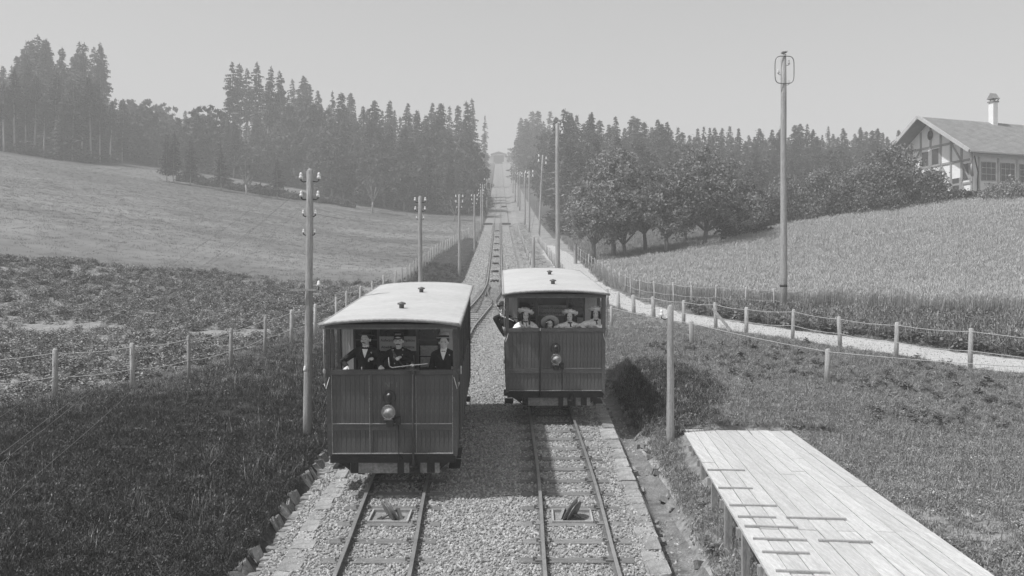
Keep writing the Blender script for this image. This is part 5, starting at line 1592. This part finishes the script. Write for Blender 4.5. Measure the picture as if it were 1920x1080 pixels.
# low shrubs in a line on the left meadow edge
for i, p_ in enumerate(np.arange(345, 660, 17)):
    y = 158 + .8 * math.sin(i * 2); x = wx(p_, y)
    yb = 560 - FPX * (G(x, y) - CAM_Z) / y
    bush(float(p_), y, yb - random.uniform(8, 15), 2.4, 40 + i, M_leafdark, 420, f'{(["leftmost", "second", "third", "fourth", "fifth", "sixth", "seventh", "eighth", "ninth", "tenth"] + [str(n) + "th" for n in range(11, 40)])[i]} low dark shrub counted from left in the line below the left wood', 'shrub', 'shrub', 'line of low shrubs below the left wood', lsz=.26)

# ------------------------------------------------------------------ scattered ground cover
def scatter(name, label, cat, pts, protos, smin, smax, seed, normal_tilt=.15, full=False, parent_kind='stuff'):
    r = np.random.default_rng(seed)
    n = len(pts)
    me = bpy.data.meshes.new(name)
    me.vertices.add(n); me.vertices.foreach_set('co', np.asarray(pts, np.float32).reshape(-1))
    rot = np.stack([r.normal(0, normal_tilt, n), r.normal(0, normal_tilt, n), r.uniform(0, 6.283, n)], -1)
    if full: rot = r.uniform(0, 6.283, (n, 3))
    a = me.attributes.new('rot', 'FLOAT_VECTOR', 'POINT'); a.data.foreach_set('vector', rot.astype(np.float32).reshape(-1))
    a = me.attributes.new('scl', 'FLOAT', 'POINT'); a.data.foreach_set('value', r.uniform(smin, smax, n).astype(np.float32))
    a = me.attributes.new('pick', 'INT', 'POINT'); a.data.foreach_set('value', r.integers(0, len(protos), n).astype(np.int32))
    pc = bpy.data.collections.new(name + '_kinds')
    for i, p in enumerate(protos):
        po = bpy.data.objects.new(f'{name}_kind', p); pc.objects.link(po)
    ng = bpy.data.node_groups.new(name, 'GeometryNodeTree')
    ng.interface.new_socket('Geometry', in_out='INPUT', socket_type='NodeSocketGeometry')
    ng.interface.new_socket('Geometry', in_out='OUTPUT', socket_type='NodeSocketGeometry')
    N, L = ng.nodes, ng.links
    gi, go = N.new('NodeGroupInput'), N.new('NodeGroupOutput')
    ip = N.new('GeometryNodeInstanceOnPoints'); ci = N.new('GeometryNodeCollectionInfo')
    ci.inputs['Collection'].default_value = pc; ci.inputs['Separate Children'].default_value = True; ci.inputs['Reset Children'].default_value = True
    def attr(nm, ty):
        q = N.new('GeometryNodeInputNamedAttribute'); q.data_type = ty; q.inputs['Name'].default_value = nm; return q.outputs['Attribute']
    L.new(gi.outputs[0], ip.inputs['Points']); L.new(ci.outputs[0], ip.inputs['Instance'])
    ip.inputs['Pick Instance'].default_value = True
    L.new(attr('pick', 'INT'), ip.inputs['Instance Index'])
    e2r = N.new('FunctionNodeEulerToRotation'); L.new(attr('rot', 'FLOAT_VECTOR'), e2r.inputs[0]); L.new(e2r.outputs[0], ip.inputs['Rotation'])
    L.new(attr('scl', 'FLOAT'), ip.inputs['Scale'])
    L.new(ip.outputs[0], go.inputs[0])
    o = link(name, me); md = o.modifiers.new('scatter', 'NODES'); md.node_group = ng
    return tag(o, label, cat, kind='stuff')

def rand_pts(n, x0, x1, y0, y1, seed, keep, dens=None):
    """n random places inside the box for which keep(X, Y, rng) holds"""
    r = np.random.default_rng(seed)
    X = r.uniform(x0, x1, n); Y = r.uniform(y0, y1, n)
    k = keep(X, Y, r)
    X, Y = X[k], Y[k]
    return np.stack([X, Y, ground(X, Y)], -1)

def blades(seed, n, h, spread, w, mats_, lean=.35, seedheads=0):
    r = random.Random(seed); b = MB()
    for i in range(n):
        a = r.uniform(0, 6.28); d = r.random() ** .6 * spread
        p = Vector((math.cos(a) * d, math.sin(a) * d, -.02)); hh = h * r.uniform(.5, 1.15)
        la = r.uniform(0, 6.28); ln = r.uniform(.05, lean) * hh
        dv = Vector((math.cos(la), math.sin(la), 0)); sd = Vector((-dv.y, dv.x, 0)) * w * r.uniform(.6, 1.2)
        m_ = p + dv * ln * .35 + Vector((0, 0, hh * .55)); t_ = p + dv * ln * 1.15 + Vector((0, 0, hh))
        b.cur = 1 if (len(mats_) > 1 and r.random() < .3) else 0
        b.add([p - sd, p + sd, m_ + sd * .8, m_ - sd * .8, t_], [(0, 1, 2, 3), (3, 2, 4)])
        if seedheads and r.random() < seedheads:
            b.cur = len(mats_) - 1
            b.add([t_ - sd * 1.6, t_ + sd * 1.6, t_ + Vector((0, 0, hh * .18)) + dv * .02], [(0, 1, 2)])
    me = b.mesh('tuft', mats_)
    return me
def leafy(seed, n, h, rad_, lsz, mats_):
    r = random.Random(seed); b = MB()
    for i in range(n):
        a = r.uniform(0, 6.28); d = r.random() ** .7 * rad_; z = h * r.uniform(.15, 1) * (1 - .45 * d / rad_)
        p = Vector((math.cos(a) * d, math.sin(a) * d, z)); o_ = Vector((math.cos(a), math.sin(a), r.uniform(-.5, .6))).normalized(); s_ = Vector((-math.sin(a), math.cos(a), r.uniform(-.3, .3)))
        q = lsz * r.uniform(.6, 1.3); b.cur = 1 if (len(mats_) > 1 and r.random() < .35) else 0
        b.add([p - o_ * q * .6, p + s_ * q * .5, p + o_ * q, p - s_ * q * .5], [(0, 1, 2, 3)])
    b.cur = 0
    for i in range(4): a = i * 1.6; b.tube([(0, 0, -.03), (math.cos(a) * rad_ * .5, math.sin(a) * rad_ * .5, h * .6)], [.008, .004], 4)
    return b.mesh('plant', mats_)

M_gdark = mat('dark_grass_blade', .03, .062, scale=.5, rough=.6, fine=.4, rand=.45, transl=.2)
M_gdark2 = mat('dark_grass_blade_dry', .06, .13, scale=2, rough=.6, fine=.3, rand=.4)
M_gmid = mat('grass_blade', .14, .30, scale=.6, rough=.65, fine=.35, rand=.35, transl=.2)
M_gmid2 = mat('grass_blade_dry', .22, .34, scale=2, rough=.7, fine=.3, rand=.3)
M_gmead = mat('meadow_blade', .14, .23, scale=.12, rough=.7, fine=.3, rand=.25, transl=.2)
M_pot = mat('potato_leaf', .07, .15, scale=.6, rough=.6, fine=.4, rand=.4, transl=.15)
M_pot2 = mat('potato_leaf_pale', .3, .45, scale=.6, rough=.6, fine=.3, rand=.3, transl=.15)
M_wh = mat('wheat_stalk', .31, .42, scale=.4, rough=.7, fine=.2, rand=.2, transl=.15)
M_wh2 = mat('wheat_ear', .38, .50, scale=.4, rough=.7, fine=.2, rand=.2)
M_weed = mat('weed_leaf', .07, .14, scale=1, rough=.6, fine=.4, rand=.4, transl=.2)
M_bal = mat('ballast_stone', .19, .46, scale=2.0, rough=.85, bump=.3, bscale=30, fine=.3, rand=.45, coord='Object')

def pebble(seed, sub=1):
    bm = bmesh.new(); bmesh.ops.create_icosphere(bm, subdivisions=sub, radius=1)
    r = random.Random(seed); sx, sy, sz = r.uniform(.75, 1.15), r.uniform(.6, 1), r.uniform(.45, .75)
    for v in bm.verts:
        k = r.uniform(.78, 1.12); v.co = Vector((v.co.x * sx * k, v.co.y * sy * k, v.co.z * sz * k))
    me = bpy.data.meshes.new('ballast_pebble'); bm.to_mesh(me); bm.free(); me.materials.append(M_bal); return me
PEB = [pebble(i) for i in range(7)]
def on_bed(X, Y, r, d0):
    u = X - xm(Y)
    k = (u > -uLe(Y) - .12) & (u < uRe(Y) - .03)
    kerb = ((u > uRe(Y) - .36) | (u < -uLe(Y) + .0)) & (Y < 46); k &= ~kerb | (r.random(len(X)) < .38)
    lk = (u < -uLe(Y) - .2)
    h_ = smooth_half(Y)
    c1 = np.where(Y < 60, -h_, 0); c2 = np.where(Y < 60, h_, 0)
    for c in (c1, c2):
        for g_ in (-GA, GA): k &= abs(u - c - g_) > .05
    # sleepers stay mostly clear
    ph = (Y - 11.2) % .79; ph = np.minimum(ph, .79 - ph)
    ons = (ph < .085) & ((abs(u - c1) < .84) | (abs(u - c2) < .84))
    k &= ~ons | (r.random(len(X)) < .10)
    for s in (-1, 1):
        k &= ~((abs(Y - 15.5) < .34) & (abs(u - s * h_) < .38))
    return k
bp = []
for (y0, y1, n, seed) in ((10.8, 17, 44000, 1), (17, 26, 40000, 2), (26, 40, 22000, 3), (40, 64, 18000, 4)):
    p = rand_pts(n, -4.2, 3.6, y0, y1, seed, lambda X, Y, r: on_bed(X, Y, r, 1)); bp.append(p)
bp = np.concatenate(bp); bp[:, 2] += np.random.default_rng(5).uniform(-.02, .018, len(bp))
scatter('ballast_stones', 'broken grey ballast stones filling the bed between and beside the rails', 'ballast', bp, PEB, .017, .040, 5, full=True)
p = rand_pts(14000, -5, 3, 64, 130, 6, lambda X, Y, r: on_bed(X, Y, r, 1)); 
scatter('ballast_stones', 'pale ballast along the single track uphill', 'ballast', p, PEB, .05, .09, 6, full=True)
# gravel on the path and in the ditch
p = rand_pts(60000, 3, 25, 24, 100, 7, lambda X, Y, r: (path_dist(X, Y) < path_half(Y) * .95) & (r.random(len(X)) < np.interp(Y, [24, 60, 100], [1, .6, .3])))
scatter('path_gravel', 'pale loose gravel scattered on the footpath', 'gravel', p, PEB, .015, .035, 8, full=True)
p = rand_pts(5000, 1.5, 4.5, 10.5, 34, 9, lambda X, Y, r: (X - xm(Y) > uRe(Y) + .02) & (X - xm(Y) < uRe(Y) + .8) & (wob(X, Y, .5) > -.1))
scatter('ditch_rubble', 'small rubble and soil clods lying in the drainage ditch', 'rubble', p, PEB, .015, .045, 10, full=True)

# dark left bank
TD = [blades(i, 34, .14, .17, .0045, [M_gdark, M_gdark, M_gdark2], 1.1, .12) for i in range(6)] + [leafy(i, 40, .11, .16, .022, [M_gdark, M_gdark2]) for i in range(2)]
def bank_keep(X, Y, r):
    u = X - xm(Y); el = -u - uLe(Y)
    return (el > .42) & (-u < ufence(Y) + .6) & (r.random(len(X)) < np.interp(Y, [10, 20, 40, 60], [1, .8, .4, .3]))
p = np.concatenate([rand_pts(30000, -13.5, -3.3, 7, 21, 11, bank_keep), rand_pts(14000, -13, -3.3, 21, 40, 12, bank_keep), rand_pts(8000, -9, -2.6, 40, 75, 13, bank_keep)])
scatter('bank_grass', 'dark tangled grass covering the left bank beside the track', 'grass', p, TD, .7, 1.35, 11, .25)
# left of the fence and bottom left corner strip
p = rand_pts(30000, -16, -6.5, 8, 38, 14, lambda X, Y, r: (-(X - xm(Y)) > ufence(Y) - 2.4 + 2.2 * r.random(len(X)) ** .6 + .6 * wob(X, Y, .8)) & (-(X - xm(Y)) < ufence(Y) + 1.3))
TM = [blades(20 + i, 30, .11, .17, .0045, [M_gmid, M_gmid2], 1.1, .12) for i in range(5)] + [leafy(25 + i, 36, .08, .15, .022, [M_gmid, M_gmid2]) for i in range(3)]
scatter('fence_grass', 'paler grass under the left fence at the field edge', 'grass', p, TM, .7, 1.3, 12, .2)
# right verge
bare = lambda X, Y: 1.15 * wob(X + 7, Y - 3, .9) + .55 * wob(X * 3, Y * 3, .6) + .8 * np.exp(-((X - 8.2) / 1.3) ** 2 - ((Y - 13.5) / 2.4) ** 2) + .6 * np.exp(-((X - 6.0) / 1.0) ** 2 - ((Y - 12.5) / 4) ** 2)
def in_deck(X, Y, m=0.0):
    q = (X - O.x) * D2.x + (Y - O.y) * D2.y; w_ = (X - O.x) * X2.x + (Y - O.y) * X2.y
    return (q > -m) & (q < 12.8) & (w_ > -m - .05) & (w_ < PW * NP + m)
def verge_keep(X, Y, r):
    u = X - xm(Y); er = u - uRe(Y)
    return (er > .75) & (path_dist(X, Y) > path_half(Y) + .12) & ~(in_deck(X, Y, .06) & ((X - 3.0 > .1 * (Y - 10) + .35) | ((ground(X, Y) > DECK_Z - .42)))) & ((bare(X, Y) < .62 + .5 * r.random(len(X))) | (r.random(len(X)) < .22))
p = np.concatenate([rand_pts(34000, 2.6, 14, 8, 21, 15, verge_keep), rand_pts(34000, 2.6, 17, 21, 38, 16, verge_keep),
                    rand_pts(5000, 10, 34, 22, 46, 35, lambda X, Y, r: verge_keep(X, Y, r) & (Y < np.interp(X, *WHEAT_NEAR))),
                    rand_pts(9000, 2.6, 12, 38, 62, 17, lambda X, Y, r: verge_keep(X, Y, r) & (Y < np.interp(X, *WHEAT_NEAR)))])
scatter('verge_grass', 'rough mid grey grass over the bank right of the track and round the platform', 'grass', p, TM, .6, 1.25, 15, .2)
# taller weeds and docks
WD = [leafy(60 + i, 46, .42, .22, .10, [M_weed, M_gmid]) for i in range(3)] + [blades(66, 30, .55, .14, .012, [M_weed, M_gmid2], .8, .3)]
def weed_keep(X, Y, r):
    far_side = Y > np.interp(X, [9.67, 12.45, 15.2, 22.5, 31.5], [37.5, 33.2, 28.9, 25, 20.5])
    return ((X > 9) & far_side & (Y < np.interp(X, *WHEAT_NEAR) + .6) & (path_dist(X, Y) > path_half(Y) + .25) & (Y > 20) & (((X - 14) * .9 + (Y - 29) * 1.0 > 1) | (r.random(len(X)) < .012))) 
p = rand_pts(16000, 9, 36, 22, 47, 18, weed_keep)
scatter('weeds', 'rank dark weeds between the gravel path and the wheat', 'weeds', p, WD, .6, 1.25, 18, .15)
TS = [blades(70 + i, 7, .42, .10, .0045, [M_gmid, M_gmid2], .7, .9) for i in range(3)]
p = np.concatenate([rand_pts(1500, -12, -3.5, 9, 38, 31, lambda X, Y, r: bank_keep(X, Y, r) & (wob(X, Y, 1.2) > -.2)), rand_pts(2600, 3, 17, 9, 40, 32, lambda X, Y, r: verge_keep(X, Y, r) & (wob(X, Y + 5, 1.2) > -.1) & ~in_deck(X, Y, .3))])
scatter('tall_grass_stems', 'thin taller seeding grass stems standing out of the banks', 'grass', p, TS, .5, 1.1, 34, .2)
p = rand_pts(1000, 3, 14, 10, 34, 19, lambda X, Y, r: verge_keep(X, Y, r) & (wob(X, Y, 1.5) > .1))
p_ = p
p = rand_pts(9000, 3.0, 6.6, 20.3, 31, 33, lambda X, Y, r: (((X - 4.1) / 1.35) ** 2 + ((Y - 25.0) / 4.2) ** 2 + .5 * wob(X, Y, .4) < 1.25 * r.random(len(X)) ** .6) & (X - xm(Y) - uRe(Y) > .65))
scatter('hump_shade_grass', 'dark grass filling out the shadow on the hump beside the farther car', 'grass', p[:5200], TD, .6, 1.15, 33, .25)  # dark tufts fill out the farther car's shadow on the bank
p = p_
scatter('dock_plants', 'scattered leafy dock plants in the grass right of the track', 'weeds', p, WD[:3], .3, .7, 19, .15)
# meadow left
ML = [blades(30 + i, 20, .10, .35, .010, [M_gmead], .8, .1) for i in range(4)]
def mead_keep(X, Y, r):
    u = X - xm(Y)
    return (u < -ufence(Y) - .3) & (Y > 56 + 2.5 * wob(X, Y, 3)) & (X > -.6 * Y - 4)
p = np.concatenate([rand_pts(52000, -105, -3, 54, 181, 21, lambda X, Y, r: mead_keep(X, Y, r) & (r.random(len(X)) < np.interp(Y, [54, 75, 162], [.45, 1, 1])) & (Y < 162 + wood_back(X, Y)))])
scatter('meadow_grass', 'short mown grass over the sloping meadow left of the track', 'grass', p, ML, .7, 1.3, 21, .2)
# potato field
PT = [leafy(40 + i, 80, .30, .24, .05, [M_pot, M_pot2]) for i in range(5)]
def pot_keep(X, Y, r):
    u = X - xm(Y)
    row = np.abs(((X * .32 + Y * .95) / .72) % 1 - .5)
    return (-u > ufence(Y) + .9) & (Y < 59 + 2.5 * wob(X, Y, 3)) & (X > -.62 * Y - 6) & (row > .2) & (wob(X + 3, Y, 1.6) < .25 + .5 * r.random(len(X)))
p = rand_pts(30000, -42, -7, 14, 62, 23, pot_keep)
scatter('potato_plants', 'leafy potato plants in loose rows over the field left of the fence', 'crop', p, PT, .65, 1.2, 23, .15)
# wheat
def stalks(seed):
    r = random.Random(seed); b = MB()
    for i in range(26):
        a = r.uniform(0, 6.28); d = r.random() ** .5 * .3; hh = r.uniform(.7, 1.0)
        p = Vector((math.cos(a) * d, math.sin(a) * d, 0)); ln = Vector((r.uniform(-.12, .12), r.uniform(-.12, .12), hh)); sd = Vector((math.cos(a * 3), math.sin(a * 3), 0)) * .007
        t_ = p + ln; b.cur = 0; b.add([p - sd, p + sd, t_ + sd * .6, t_ - sd * .6], [(0, 1, 2, 3)])
        b.cur = 1; s3 = sd * 1.7; e_ = t_ + ln.normalized() * .10 + Vector((r.uniform(-.04, .04), r.uniform(-.04, .04), 0))
        b.add([t_ - s3, t_ + s3, e_ + s3 * .3, e_ - s3 * .3], [(0, 1, 2, 3)])
        b.cur = 0; q = p + ln * r.uniform(.3, .7); lv = Vector((math.cos(a), math.sin(a), r.uniform(-.2, .5))) * .16
        b.add([q - sd, q + sd, q + lv], [(0, 1, 2)])
    return b.mesh('wheat_tuft', [M_wh, M_wh2])
WT = [stalks(i) for i in range(5)]
def wheat_keep(X, Y, r):
    return (X > 6.5) & (Y > np.interp(X, *WHEAT_NEAR) - .2 + .5 * wob(X, Y, 1)) & (Y < np.interp(X, *WHEAT_FAR) + .4 * wob(X, Y, 1)) & (X < .6 * Y + 5)
p = rand_pts(52000, 6.5, 58, 38, 89, 24, wheat_keep)
scatter('wheat', 'tall pale ripening wheat covering the field right of the path', 'wheat', p, WT, .85, 1.15, 24, .06)
# orchard and hedge-foot grass
p = rand_pts(26000, 2.5, 40, 60, 112, 25, lambda X, Y, r: (X > 6.2) & ((Y > np.interp(X, *WHEAT_FAR)) | (X < 7)) & (X < .3 * Y + 6))
scatter('orchard_grass', 'shaded grass under the fruit trees', 'grass', p, [blades(80 + i, 20, .28, .3, .014, [M_gmid2, M_gmid], .7, .1) for i in range(3)], .7, 1.3, 25, .2)
p = rand_pts(9000, -8, 8, 62, 150, 26, lambda X, Y, r: ((X - xm(Y) < -uLe(Y) - .1) & (X - xm(Y) > -ufence(Y) - .3)) | ((X - xm(Y) > uRe(Y) + .4) & (X - xm(Y) < 4.5)))
scatter('cutting_grass', 'short grass on the sides of the upper cutting', 'grass', p, ML, .6, 1.1, 26, .2)
# undergrowth that hides the foot of the woods: one mass nobody could count
UG = [leafy(90 + i, 60, 1.6, 1.3, .34, [M_leafdark]) for i in range(3)]
p = np.concatenate([rand_pts(2900, -130, -5, 166, 212, 27, lambda X, Y, r: (X > -.62 * Y - 8) & (Y > 166 + wood_back(X, Y))), rand_pts(2000, 6, 100, 116, 165, 28, lambda X, Y, r: X < .6 * Y + 10),
                    rand_pts(500, -14, 14, 165, 420, 29, lambda X, Y, r: (abs(X - xm(Y) - 2) > 10))])
scatter('undergrowth', 'dark undergrowth filling the foot of the woods', 'undergrowth', p, UG, .6, 1.5, 27, .1)
# wood close to the upper line, a continuous far mass on both sides
def far_wood(seed, x_of, y0, y1, n, name, label):
    r = random.Random(seed); vs = []; fs = []
    for i in range(n):
        y = r.uniform(y0, y1); x = x_of(y, r); z0 = G(x, y) - .5; h = r.uniform(9, 15)
        for j in range(26):
            f = (j + .5) / 26; a = r.uniform(0, 6.28); L = 3.0 * (1 - f) + .3
            c = Vector((x, y, z0 + h * (.08 + .92 * f)))
            for q in range(2):
                a += 2.2; e = c + Vector((math.cos(a) * L, math.sin(a) * L, -.25 * L)); s_ = Vector((-math.sin(a), math.cos(a), 0)) * L * .35
                b0 = len(vs); vs += [c, e + s_, e - s_]; fs.append((b0, b0 + 1, b0 + 2))
    o = link(name, raw_mesh(name, [tuple(v) for v in vs], fs, M_needle)); tag(o, label, 'wood', kind='stuff')
far_wood(1, lambda y, r: float(xm(y)) - 9.5 - r.random() ** 1.5 * 60, 232, 500, 420, 'far_wood', 'far hazy wood closing in left of the upper line')
far_wood(2, lambda y, r: float(xm(y)) + 13 + r.random() ** 1.5 * 60, 205, 500, 460, 'far_wood', 'far hazy wood closing in right of the upper line')

# ------------------------------------------------------------------ haze
hb = MB(); hb.span((-900, -60, -12), (900, 1300, 118))
M_haze = bpy.data.materials.new('haze_air'); M_haze.use_nodes = True
hn = M_haze.node_tree; hn.nodes.clear()
ho_ = hn.nodes.new('ShaderNodeOutputMaterial'); hv = hn.nodes.new('ShaderNodeVolumePrincipled')
hv.inputs['Color'].default_value = (.95, .95, .95, 1); hv.inputs['Density'].default_value = .0022; hv.inputs['Anisotropy'].default_value = .0
hn.links.new(hv.outputs[0], ho_.inputs['Volume'])
tag(hb.build('haze', M_haze), 'pale summer haze over the valley', 'haze', kind='stuff')
